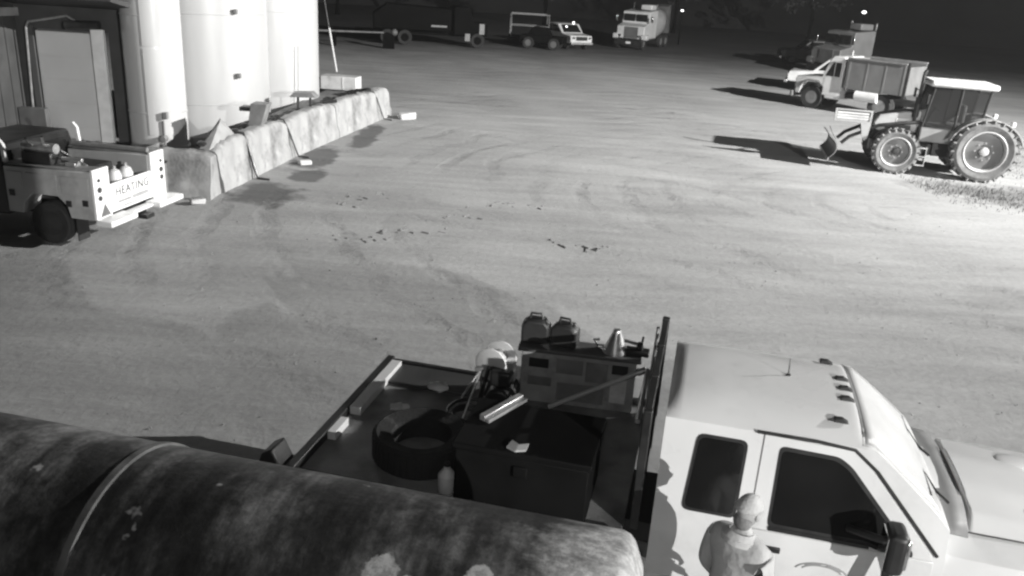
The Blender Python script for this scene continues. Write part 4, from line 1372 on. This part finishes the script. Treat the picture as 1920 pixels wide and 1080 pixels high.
    for s in (-1, 1):
        MB().box(3.60, 3.71, s * 0.76 - 0.16, s * 0.76 + 0.16, 0.78, 1.04).build('headlight', CHROME, t, bevel=0.02)
        road_wheel(t, (2.95, s * 0.86, 0.40), 0.40, 0.26, s, STEEL)
        road_wheel(t, (-1.35, s * 0.86, 0.40), 0.40, 0.24, s, STEEL, dual=True)
    MB().box(-3.0, 3.5, -0.42, 0.42, 0.42, 0.62).build('chassis', BLACKM, t)
    # ---- flat bed
    dk = MB().box(-3.02, -0.22, -1.15, 1.15, 0.88, 0.945).build('bed_deck', DECK, t, bevel=0.006)
    for y in (-1.16, 1.16):
        MB().box(-3.02, -0.22, y - 0.035, y + 0.035, 0.80, 1.0).build('side_rail', BLACKM, t, bevel=0.008)
    MB().box(-3.10, -3.02, -1.19, 1.19, 0.78, 1.03).build('rear_rail', BLACKM, t, bevel=0.008)
    MB().box(-3.012, -2.90, -0.05, 1.08, 0.947, 1.035).build('rear_light_strip', WHITE, t, bevel=0.006)
    MB().box(-3.012, -2.93, -0.55, -0.25, 0.947, 1.03).build('rear_light_strip', WHITE, t, bevel=0.006)
    for y in (-0.9, -0.45, 0.0, 0.45, 0.9):
        MB().box(-3.0, -0.25, y - 0.03, y + 0.03, 0.80, 0.878).build('cross_member', BLACKM, t)
    MB().box(-2.93, -2.02, 0.68, 1.12, 0.948, 0.985).build('deck_plate', mat('dark_side_board', 0.05, 0.5), t, bevel=0.008)
    MB().prism([(-3.45, 0.72), (-3.12, 0.72), (-3.14, 1.0), (-3.22, 1.16), (-3.32, 1.1)], -1.2, -0.95, 'y').build('corner_step', BLACKM, t, bevel=0.02)
    # headboard rack
    hb = MB()
    for y in (-0.98, -0.33, 0.33, 0.98):
        hb.box(-0.17, -0.10, y - 0.035, y + 0.035, 0.945, 2.02)
    for z in (1.05, 1.97):
        hb.box(-0.165, -0.105, -0.944, 0.944, z - 0.03, z + 0.03)
    h = hb.build('headboard', BLACKM, t, bevel=0.008)
    for k in range(9):
        MB().box(-0.15, -0.13, -0.94, 0.94, 1.14 + k * 0.09, 1.17 + k * 0.09).build('bar', BLACKM, h)
    MB().cyl((-0.20, 0.2, 1.0), (-0.20, 0.95, 1.92), 0.018, 0.018, 8).build('brace', STEEL, h)
    MB().cyl((-0.24, -0.15, 1.45), (-0.24, 0.72, 1.55), 0.025, 0.025, 10).cyl((-0.25, 0.1, 1.36), (-0.25, 0.5, 1.42), 0.02, 0.02, 10).build('rail_tube', STEEL, h)


flatbed()


def bed(name, label, cat, p, rz=0, group=None):
    M = Matrix.Translation((TX, TY_, 0)) @ Matrix.Rotation(TH, 4, 'Z')
    return thing(name, label, cat, M @ Vector(p), TH + rz, group)


# big black toolbox, camera side
t = bed('toolbox', 'large black steel toolbox along the near side of the bed', 'toolbox', (-1.07, -0.72, 0.945))
BOXM = mat('black_toolbox_paint', 0.005, 0.75, 0, 0.4, 3, spec=0.12)
tb_ = MB().box(-0.55, 0.55, -0.40, 0.38, 0.0, 0.52).build('body', BOXM, t, bevel=0.015)
MB().box(-0.57, 0.57, -0.42, 0.40, 0.525, 0.58).build('lid', BOXM, t, bevel=0.012)
MB().box(-0.06, 0.06, -0.425, -0.402, 0.36, 0.46).build('latch', BOXM, tb_, bevel=0.02)
for x in (-0.35, 0.35):
    MB().box(x - 0.03, x + 0.03, 0.385, 0.41, 0.45, 0.56).build('hinge', STEEL, t)
MB().prism([(-0.13, -0.37), (-0.05, -0.41), (0.03, -0.37), (0.03, -0.27), (-0.04, -0.31), (-0.11, -0.26)], 0.582, 0.60, 'z').build('torn_sticker', mat('sticker_pale', 0.35, 0.7), t)

# grey equipment cabinet, far side
t = bed('equipment_cabinet', 'weathered pale equipment cabinet on the far side of the bed', 'cabinet', (-0.95, 1.0, 0.945), R(5))
cbn = MB().box(-0.58, 0.58, -0.13, 0.13, 0.0, 0.56).build('body', BEIGE, t, bevel=0.012)
MB().box(-0.62, 0.62, -0.16, 0.16, 0.565, 0.61).build('lid', mat('dark_lid', 0.10, 0.5), t, bevel=0.01)
for (x0, x1, z0, z1, m_) in ((-0.50, -0.30, 0.40, 0.50, BLACKM), (-0.50, -0.26, 0.20, 0.30, DECK), (-0.22, 0.05, 0.36, 0.52, GREYP), (0.08, 0.30, 0.30, 0.52, DECK), (0.34, 0.50, 0.42, 0.52, BLACKM), (0.34, 0.50, 0.10, 0.36, WHITE_OLD), (-0.2, 0.28, 0.06, 0.26, GREYP)):
    MB().box(x0, x1, -0.143, -0.132, z0, z1).build('face_plate', m_, cbn, bevel=0.004)
MB().tube([(0.57, -0.1, 0.48), (0.68, -0.1, 0.5), (0.70, -0.1, 0.42), (0.64, -0.1, 0.1)], 0.016, 8).build('hose_end', BLACKP, cbn)
MB().box(-0.62, -0.585, -0.12, -0.08, 0.02, 0.36).build('corner_strip', WHITE_OLD, cbn)
for (x, lb, w, h) in ((-0.44, 'dark fuel can on the cabinet lid, left of the pair', 0.29, 0.25), (-0.14, 'dark fuel can on the cabinet lid, right of the pair', 0.28, 0.24)):
    c = bed('fuel_can', lb, 'fuel can', (-0.98 + x, 1.0, 1.557), R(4 if x < -0.3 else -8), 'fuel cans on the cabinet')
    DC = mat('dark_can_plastic', 0.035, 0.45)
    MB().prism([(-w / 2, 0), (w / 2, 0), (w / 2, h * 0.78), (w * 0.3, h), (-w * 0.25, h), (-w / 2, h * 0.8)], -0.09, 0.09, 'y').build('body', DC, c, bevel=0.03, seg=3)
    MB().tube([(-w * 0.25, 0, h - 0.01), (-w * 0.2, 0, h + 0.05), (w * 0.15, 0, h + 0.05), (w * 0.22, 0, h - 0.01)], 0.014, 8).build('handle', DC, c)
    MB().cyl((w * 0.36, 0, h * 0.86), (w * 0.42, 0, h * 1.0), 0.028, 0.024, 12).build('spout_cap', GREYP, c)
t = bed('funnel', 'pale metal funnel upturned on the right of the cabinet lid', 'funnel', (-0.60, 1.03, 1.557))
MB().lathe([(0.13, 0.0), (0.12, 0.03), (0.05, 0.2), (0.035, 0.24), (0.01, 0.245)], (0, 0, 0), (0, 0, 1), 24).build('cone', STEEL, t)
MB().tube([(-0.08, -0.05, 0.02), (-0.18, -0.05, 0.06), (-0.22, -0.05, 0.12), (-0.16, -0.05, 0.13)], 0.014, 8).build('handle', STEEL, t)
t = bed('hand_pump', 'small dark hand pump with a long pipe beside the funnel', 'pump', (-0.36, 1.05, 1.557))
MB().box(-0.14, 0.10, -0.07, 0.07, 0.0, 0.05).cyl((0, 0, 0.05), (0, 0, 0.13), 0.04, 0.03, 12).build('body', BLACKM, t, bevel=0.01)
MB().cyl((-0.3, 0.02, 0.14), (0.02, 0.0, 0.10), 0.018, 0.018, 8).build('pipe', GREYP, t)
MB().cyl((0.02, -0.07, 0.14), (0.02, 0.07, 0.16), 0.012, 0.012, 8).build('handle', BLACKM, t)

# loose tyre lying on the deck
t = bed('spare_tyre', 'black tyre lying flat on the deck beside the toolbox', 'tyre', (-2.10, -0.54, 0.945))
ty = MB()
tyre(ty, (0, 0, 0.14), (0, 0, 1), 0.43, 0.27, 0.27, 44)
ty.build('casing', RUBBER, t)
tr = MB()
for k in range(44):
    a = 2 * PI * k / 44
    M = Matrix.Rotation(a, 4, 'Z') @ Matrix.Translation((0.43, 0, 0.14))
    tr.box(-0.01, 0.008, -0.018, 0.018, -0.10, 0.10, M)
trd = tr.build('tread_block', RUBBER, t)
trd['kind'] = 'stuff'

# coil of dark hose on the deck
t = bed('hose_coil', 'loose coil of dark hose between the tyre and the cabinet', 'hose', (-1.82, 0.18, 0.945))
pts = []
for k in range(120):
    a = k * 0.2
    rr_ = 0.20 + 0.03 * math.sin(a * 0.37) + 0.012 * math.sin(a * 3.1)
    pts.append((rr_ * 1.15 * math.cos(a), rr_ * math.sin(a), 0.02 + 0.0011 * k + 0.008 * math.sin(a * 1.3)))
pts += [(0.45, 0.05, 0.05), (0.62, 0.2, 0.02), (0.8, 0.28, 0.02)]
MB().tube(pts, 0.017, 8).build('line', BLACKP, t)
MB().cyl((0.8, 0.28, 0.02), (0.87, 0.30, 0.02), 0.024, 0.02, 10).build('coupling', STEEL, t)

# hose reel and stand
t = bed('hose_reel', 'pale hose reel standing near the middle of the far side', 'reel', (-1.73, 0.62, 0.945))
MB().lathe([(0.15, -0.13), (0.17, -0.12), (0.17, -0.10), (0.09, -0.09), (0.09, 0.09), (0.17, 0.10), (0.17, 0.12), (0.15, 0.13)], (0, 0, 0.50), (0.25, 1, 0), 28).build('drum', WHITE_OLD, t)
MB().cyl((-0.14, -0.14, 0.0), (-0.03, -0.16, 0.50), 0.022, 0.022, 8).cyl((0.14, -0.14, 0.0), (0.0, -0.16, 0.50), 0.022, 0.022, 8).cyl((-0.14, 0.18, 0.0), (0.0, 0.16, 0.50), 0.022, 0.022, 8).cyl((0.14, 0.18, 0), (0, 0.16, 0.5), 0.022, 0.022, 8).build('stand', BLACKM, t)
t = bed('compressor', 'dark compressor between the reel and the cabinet', 'compressor', (-1.62, 0.52, 0.945))
MB().cyl((0, -0.22, 0.20), (0, 0.2, 0.20), 0.14, 0.14, 20).build('air_tank', BLACKM, t, bevel=0.03)
MB().box(-0.11, 0.11, -0.16, 0.12, 0.335, 0.50).build('motor', BLACKM, t, bevel=0.03)
for y in (-0.15, 0.15):
    MB().box(-0.1, 0.1, y - 0.02, y + 0.02, 0, 0.1).build('foot', BLACKM, t)
t = bed('pipe_stand', 'light tripod pipe stand leaning left of the hose reel', 'stand', (-1.99, 0.52, 0.945))
for p in ((-0.10, -0.22), (0.04, -0.26), (0.12, 0.1)):
    MB().cyl((p[0], p[1], 0.0), (0.14, -0.02, 0.44), 0.011, 0.011, 8).build('leg', STEEL, t)
MB().cyl((0.08, -0.02, 0.43), (0.22, -0.02, 0.46), 0.025, 0.025, 10).build('head', STEEL, t)
o = MB().box(-0.27, 0.27, -0.03, 0.03, 0.0, 0.05)
t = bed('steel_channel', 'short pale steel channel resting on the toolbox lid', 'channel', (-1.39, -0.50, 1.535), R(66))
o.build('web', STEEL, t, bevel=0.006)
MB().box(-0.27, 0.27, -0.075, -0.035, 0.0, 0.03).build('flange', GREYP, t, bevel=0.004)
t = bed('pipe', 'pale pipe leaning slantwise across the front of the cabinet', 'pipe', (-1.18, 0.72, 0.945))
MB().cyl((0, 0, 0.03), (0.90, 0.12, 0.54), 0.026, 0.026, 12).build('tube', mat('pale_pipe', 0.5, 0.6), t)
MB().cyl((0.84, 0.112, 0.506), (0.92, 0.1227, 0.551), 0.034, 0.034, 12).build('collar', STEEL, t)
t = bed('rag', 'crumpled white rag on the deck by the side board', 'rag', (-2.34, 0.66, 0.99))
rg = MB().sph((0, 0, 0.03), 0.10, 14, 8, (1.1, 0.8, 0.45))
oo = rg.build('cloth', mat('white_rag', 0.7, 0.9, bump=0.3), t)
rough_mesh(oo, 0.05, 0.06, 1)
t = bed('plastic_jug', 'small pale jug standing at the near edge of the bed', 'jug', (-1.72, -0.98, 0.945))
MB().lathe([(0.065, 0), (0.075, 0.02), (0.075, 0.16), (0.03, 0.22), (0.03, 0.25)], (0, 0, 0), (0, 0, 1), 18).build('body', WHITE_OLD, t)
MB().cyl((0, 0, 0.25), (0, 0, 0.275), 0.034, 0.034, 12).build('cap', BLACKP, t)
t = bed('glove', 'pale glove lying on the deck beside the rear strip', 'glove', (-2.62, 0.22, 0.95), R(20))
gl = MB().box(-0.07, 0.05, -0.05, 0.05, 0, 0.025)
for k in range(4):
    gl.cyl((0.05, -0.038 + 0.025 * k, 0.013), (0.13 - 0.012 * abs(k - 1.5), -0.045 + 0.03 * k, 0.012), 0.012, 0.009, 8)
gl.cyl((-0.02, 0.05, 0.013), (0.04, 0.09, 0.012), 0.013, 0.010, 8)
gl.build('leather', WHITE_OLD, t, bevel=0.008)

# ------------------------------------------------------------------ horizontal rusty tank, nearest
def big_tank():
    A = Vector((-5.6, 5.03, 0))
    B = Vector((0.75, 3.70, 0))
    ang = math.atan2(B.y - A.y, B.x - A.x)
    r, zc = 0.78, 1.42
    L = (B - A).length
    t = thing('fuel_tank', 'long rusty horizontal tank lying across the bottom of the view', 'tank', (A.x, A.y, 0), ang)
    m = bpy.data.materials.new('rusted_tank_steel')
    m.use_nodes = True
    nt = m.node_tree
    Lk = nt.links.new
    b = nt.nodes['Principled BSDF']
    tc = nt.nodes.new('ShaderNodeTexCoord')

    def noise(sc, det, rough, st):
        mp = nt.nodes.new('ShaderNodeMapping')
        mp.inputs['Scale'].default_value = st
        Lk(tc.outputs['Object'], mp.inputs[0])
        n = nt.nodes.new('ShaderNodeTexNoise')
        n.inputs['Scale'].default_value = sc
        n.inputs['Detail'].default_value = det
        n.inputs['Roughness'].default_value = rough
        Lk(mp.outputs[0], n.inputs['Vector'])
        return n.outputs[0]

    def ramp(s, st):
        r_ = nt.nodes.new('ShaderNodeValToRGB')
        e = r_.color_ramp.elements
        while len(e) < len(st):
            e.new(0.5)
        for k, (p, v) in enumerate(st):
            e[k].position = p
            e[k].color = (v, v, v, 1)
        Lk(s, r_.inputs[0])
        return r_.outputs[0]

    def mul(a, bb):
        n = nt.nodes.new('ShaderNodeMath')
        n.operation = 'MULTIPLY'
        Lk(a, n.inputs[0])
        if isinstance(bb, float):
            n.inputs[1].default_value = bb
        else:
            Lk(bb, n.inputs[1])
        return n.outputs[0]
    base = ramp(noise(1.35, 8, 0.66, (1.2, 0.75, 0.75)), [(0.34, 0.02), (0.46, 0.045), (0.53, 0.12), (0.60, 0.22), (0.75, 0.34)])
    streak = ramp(noise(3.2, 6, 0.6, (3.0, 0.35, 0.35)), [(0.35, 0.4), (0.6, 1.1)])
    spots = ramp(noise(2.3, 4, 0.6, (1, 1, 1)), [(0.66, 0.0), (0.70, 1.0)])
    c = mul(base, streak)
    mx = nt.nodes.new('ShaderNodeMix')
    mx.data_type = 'FLOAT'
    Lk(spots, mx.inputs['Factor'])
    Lk(c, mx.inputs['A'])
    mx.inputs['B'].default_value = 0.62
    # floodlit brightness of the right-hand end put into the colour, ragged edge
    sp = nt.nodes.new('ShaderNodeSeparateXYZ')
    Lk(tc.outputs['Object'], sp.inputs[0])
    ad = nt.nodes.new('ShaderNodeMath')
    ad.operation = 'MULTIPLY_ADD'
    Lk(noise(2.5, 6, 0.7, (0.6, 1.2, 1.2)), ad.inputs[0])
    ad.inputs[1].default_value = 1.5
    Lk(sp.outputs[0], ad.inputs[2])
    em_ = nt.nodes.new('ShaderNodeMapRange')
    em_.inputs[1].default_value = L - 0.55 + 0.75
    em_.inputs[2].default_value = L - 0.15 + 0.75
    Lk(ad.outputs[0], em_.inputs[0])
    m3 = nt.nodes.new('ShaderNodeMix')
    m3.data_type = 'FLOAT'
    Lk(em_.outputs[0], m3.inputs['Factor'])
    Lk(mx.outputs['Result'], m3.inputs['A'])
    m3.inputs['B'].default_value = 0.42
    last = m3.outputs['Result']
    for (px, py, pz, rx, ry) in ((5.20, -0.36, 0.70, 0.10, 0.09), (5.34, -0.42, 0.66, 0.07, 0.06), (5.70, -0.30, 0.73, 0.08, 0.08), (5.86, -0.38, 0.68, 0.17, 0.04)):
        mp = nt.nodes.new('ShaderNodeMapping')
        mp.vector_type = 'TEXTURE'
        mp.inputs['Location'].default_value = (px, py, zc + pz)
        mp.inputs['Scale'].default_value = (rx, ry, 0.3)
        Lk(tc.outputs['Object'], mp.inputs[0])
        ln = nt.nodes.new('ShaderNodeVectorMath')
        ln.operation = 'LENGTH'
        Lk(mp.outputs[0], ln.inputs[0])
        a2 = nt.nodes.new('ShaderNodeMath')
        a2.operation = 'MULTIPLY_ADD'
        Lk(noise(7, 5, 0.7, (1, 1, 1)), a2.inputs[0])
        a2.inputs[1].default_value = 1.6
        Lk(ln.outputs['Value'], a2.inputs[2])
        r3 = nt.nodes.new('ShaderNodeMapRange')
        r3.inputs[1].default_value = 1.62
        r3.inputs[2].default_value = 1.75
        r3.inputs[3].default_value = 1
        r3.inputs[4].default_value = 0
        Lk(a2.outputs[0], r3.inputs[0])
        m4 = nt.nodes.new('ShaderNodeMix')
        m4.data_type = 'FLOAT'
        Lk(r3.outputs[0], m4.inputs['Factor'])
        Lk(last, m4.inputs['A'])
        m4.inputs['B'].default_value = 0.6
        last = m4.outputs['Result']
    chips = ramp(noise(16, 6, 0.75, (1, 1, 1)), [(0.44, 0.72), (0.56, 1.12)])
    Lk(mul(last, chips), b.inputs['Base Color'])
    b.inputs['Roughness'].default_value = 0.62
    bp = nt.nodes.new('ShaderNodeBump')
    bp.inputs['Strength'].default_value = 0.35
    bp.inputs['Distance'].default_value = 0.02
    Lk(noise(12, 6, 0.7, (1, 1, 1)), bp.inputs['Height'])
    Lk(bp.outputs[0], b.inputs['Normal'])
    mb = MB()
    prof = [(0.02, -0.16), (0.35, -0.14), (0.60, -0.08), (0.73, 0.0), (0.78, 0.12)]
    for k in range(1, 26):
        prof.append((r, 0.12 + (L - 0.24) * k / 26))
    prof += [(0.78, L - 0.10), (0.765, L - 0.055), (0.73, L - 0.02), (0.60, L + 0.04), (0.35, L + 0.075), (0.02, L + 0.085)]
    mb.lathe(prof, (0, 0, zc), (1, 0, 0), 72)
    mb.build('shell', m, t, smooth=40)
    for x in (3.45, 4.4):
        q = MB().lathe([(r + 0.002, x - 0.03), (r + 0.014, x - 0.022), (r + 0.014, x + 0.022), (r + 0.002, x + 0.03)], (0, 0, zc), (1, 0, 0), 72)
        if x < 4:
            q.build('weld_band', mat('pale_weld_band', 0.13, 0.8, 0, 0.5, 5, dirt=0.5), t)
    for x in (0.9, 3.2, 5.4):
        MB().prism([(-0.6, 0.0), (0.6, 0.0), (0.66, 0.9), (0.5, 0.82), (0.25, 0.67), (0, 0.62), (-0.25, 0.67), (-0.5, 0.82), (-0.66, 0.9)], x - 0.1, x + 0.1, 'x').build('saddle', CONC, t, bevel=0.01)
    f = MB().cyl((4.75, 0, zc + r - 0.02), (4.75, 0, zc + r + 0.1), 0.05, 0.05, 14)
    return t


big_tank()

# ------------------------------------------------------------------ person by the cab door
def person():
    t = thing('person', 'person in a grey sweatshirt and pale cap standing by the cab', 'person', (1.72, 4.97, 0), R(38))
    # local: x = facing direction, y = left
    J_ = {
        'pelvis': ((0, 0, 0.95), 0.15, 0.13), 'belly': ((0.01, 0, 1.10), 0.155, 0.125), 'chest': ((0.0, 0, 1.30), 0.185, 0.13), 'upper': ((-0.01, 0, 1.43), 0.15, 0.105),
        'neck': ((0.0, 0, 1.52), 0.062, 0.062), 'head0': ((0.02, 0, 1.585), 0.062, 0.062),
    }
    names, verts, rad, edges = {}, [], [], []

    def V(n, p, r, par=None):
        names[n] = len(verts)
        verts.append(p)
        rad.append(r if isinstance(r, tuple) else (r, r))
        if par is not None:
            edges.append((names[par], names[n]))
    V('pelvis', (0, 0, 0.95), (0.155, 0.125))
    V('belly', (0.01, 0, 1.10), (0.19, 0.16), 'pelvis')
    V('chest', (0.0, 0, 1.30), (0.20, 0.16), 'belly')
    V('upper', (-0.01, 0, 1.43), (0.12, 0.10), 'chest')
    for s, n in ((1, 'l'), (-1, 'r')):
        V('sh' + n, (-0.01, s * 0.20, 1.42), 0.092, 'upper')
        V('el' + n, (-0.02, s * 0.25, 1.14), 0.072, 'sh' + n)
        V('wr' + n, (0.12, s * 0.25, 0.94), 0.036, 'el' + n)
        V('hip' + n, (0, s * 0.10, 0.88), 0.10, 'pelvis')
        V('kn' + n, (0.03, s * 0.12, 0.50), 0.068, 'hip' + n)
        V('an' + n, (-0.02, s * 0.13, 0.10), 0.045, 'kn' + n)

    def skin(name, verts, rad, edges, m, lv=2):
        me = bpy.data.meshes.new(name)
        me.from_pydata(verts, edges, [])
        o = bpy.data.objects.new(name, me)
        col.objects.link(o)
        o.parent = t
        o.modifiers.new('skin', 'SKIN').use_smooth_shade = True
        sv = me.skin_vertices[0].data
        for k, r_ in enumerate(rad):
            sv[k].radius = r_
        sv[0].use_root = True
        ss = o.modifiers.new('sub', 'SUBSURF')
        ss.levels = ss.render_levels = lv
        me.materials.append(m)
        return o
    # body: one continuous figure, dressed by the clothing children below
    V('neck', (0.0, 0, 1.52), 0.058, 'upper')
    V('throat', (0.02, 0, 1.58), 0.055, 'neck')
    body = skin('body', verts, rad, edges, CLOTH)
    # trousers
    vs, rd, ed = [], [], []
    def W(p, r, par=None):
        vs.append(p)
        rd.append((r, r))
        if par is not None:
            ed.append((par, len(vs) - 1))
        return len(vs) - 1
    a = W((0, 0, 0.93), 0.15)
    for s in (1, -1):
        h = W((0, s * 0.10, 0.86), 0.115, a)
        k = W((0.03, s * 0.12, 0.50), 0.085, h)
        W((-0.02, s * 0.13, 0.09), 0.07, k)
    skin('trousers', vs, rd, ed, TROUSER)
    for s in (1, -1):
        MB().prism([(-0.11, 0.0), (0.19, 0.0), (0.20, 0.05), (0.08, 0.10), (0.0, 0.13), (-0.10, 0.12)], s * 0.13 - 0.05, s * 0.13 + 0.05, 'y').build('boot', BLACKM, t, bevel=0.025, seg=3)
        # hands: palm and five bent fingers
        hv, hr, he = [], [], []
        def hp(p, r, par=None):
            hv.append(p)
            hr.append((r, r))
            if par is not None:
                he.append((par, len(hv) - 1))
            return len(hv) - 1
        w = hp((0.12, s * 0.25, 0.94), 0.028)
        pl = hp((0.17, s * 0.245, 0.89), 0.036, w)
        for k, ln in enumerate((0.9, 1.0, 0.95, 0.75)):
            yy = s * (0.245 + (k - 1.5) * 0.021)
            b0 = hp((0.20, yy, 0.86), 0.012, pl)
            b1 = hp((0.215 + 0.01 * ln, yy, 0.86 - 0.035 * ln), 0.0095, b0)
            hp((0.205, yy, 0.86 - 0.065 * ln), 0.008, b1)
        t0 = hp((0.18, s * 0.21, 0.90), 0.013, w)
        hp((0.21, s * 0.20, 0.87), 0.010, t0)
        skin('hand', hv, hr, he, SKIN, 1)
    # head with face
    hd = MB()
    n, m_ = 28, 20
    rows = []
    for j in range(m_ + 1):
        ph = PI * j / m_
        z = math.cos(ph)
        for i in range(n):
            th = 2 * PI * i / n
            x = math.sin(ph) * math.cos(th)
            y = math.sin(ph) * math.sin(th)
            X = 0.098 * x
            Y = 0.077 * y * (1 - 0.12 * max(0, -z))
            Z = 0.122 * z
            if x > 0.5:
                f = (x - 0.5) / 0.5
                X += -0.010 * f * math.exp(-((z + 0.02) / 0.14) ** 2) * (1 if abs(y) > 0.12 else 0)      # eye sockets
                X += 0.024 * math.exp(-((y) / 0.14) ** 2) * math.exp(-((z + 0.22) / 0.16) ** 2)     # nose
                X += 0.007 * math.exp(-(y / 0.3) ** 2) * math.exp(-((z + 0.52) / 0.07) ** 2)        # lips
                X += 0.012 * math.exp(-(y / 0.3) ** 2) * math.exp(-((z + 0.8) / 0.12) ** 2)         # chin
            if z < -0.3:
                X += 0.012 * (-z - 0.3)
            hd.v.append((X + 0.03, Y, Z + 1.68))
    for j in range(m_):
        for i in range(n):
            a = j * n + i
            b = j * n + (i + 1) % n
            hd.f.append((a, b, b + n, a + n))
    ho = hd.build('head', SKIN, t, smooth=180)
    for s in (1, -1):
        MB().sph((0.115, s * 0.030, 1.683), 0.012, 10, 8).build('eye', mat('eye_white', 0.6, 0.2), ho)
        MB().sph((0.02, s * 0.080, 1.672), 0.028, 10, 8, (0.7, 0.35, 1.1)).build('ear', SKIN, ho)
    MB().sph((0.025, 0, 1.70), 0.112, 24, 14, (0.98, 0.80, 1.0)).build('cap', CAPM, t).modifiers.new('x', 'SUBSURF').levels = 0
    MB().lathe([(0.088, -0.03), (0.0985, -0.026), (0.1, 0.012), (0.09, 0.02)], (0.018, 0, 1.70), (0, 0, 1), 28, closed=True).build('cap_band', CAPM, t)
    MB().sph((-0.03, 0, 1.62), 0.075, 16, 10, (0.75, 0.95, 0.9)).build('hair', mat('grey_hair', 0.2, 0.8, bump=0.5), t)
    # hood/collar at the neck
    MB().lathe([(0.07, -0.05), (0.125, -0.03), (0.13, 0.015), (0.085, 0.05)], (-0.03, 0, 1.49), (0.2, 0, 1), 24, closed=True).build('collar', CLOTH, t)
    return t


person()
# the cap must sit on the crown only: lower its lower half into the hairline
for o in bpy.data.objects:
    if o.name.startswith('cap') and o.type == 'MESH' and o.parent and o.parent.name.startswith('person'):
        for v in o.data.vertices:
            if v.co.z < 1.715:
                v.co.z = 1.715 - (1.715 - v.co.z) * 0.12

# ------------------------------------------------------------------ thin night haze
hz = MB().box(-140, 140, -12, 108, -1.2, 22)
hm = bpy.data.materials.new('night_haze')
hm.use_nodes = True
hm.node_tree.nodes.clear()
pv = hm.node_tree.nodes.new('ShaderNodeVolumePrincipled')
pv.inputs['Color'].default_value = (0.9, 0.9, 0.9, 1)
pv.inputs['Density'].default_value = 0.0008
pv.inputs['Anisotropy'].default_value = 0.55
ho_ = hm.node_tree.nodes.new('ShaderNodeOutputMaterial')
hm.node_tree.links.new(pv.outputs[0], ho_.inputs['Volume'])
tag(hz.build('haze', hm, None, smooth=0), kind='stuff')
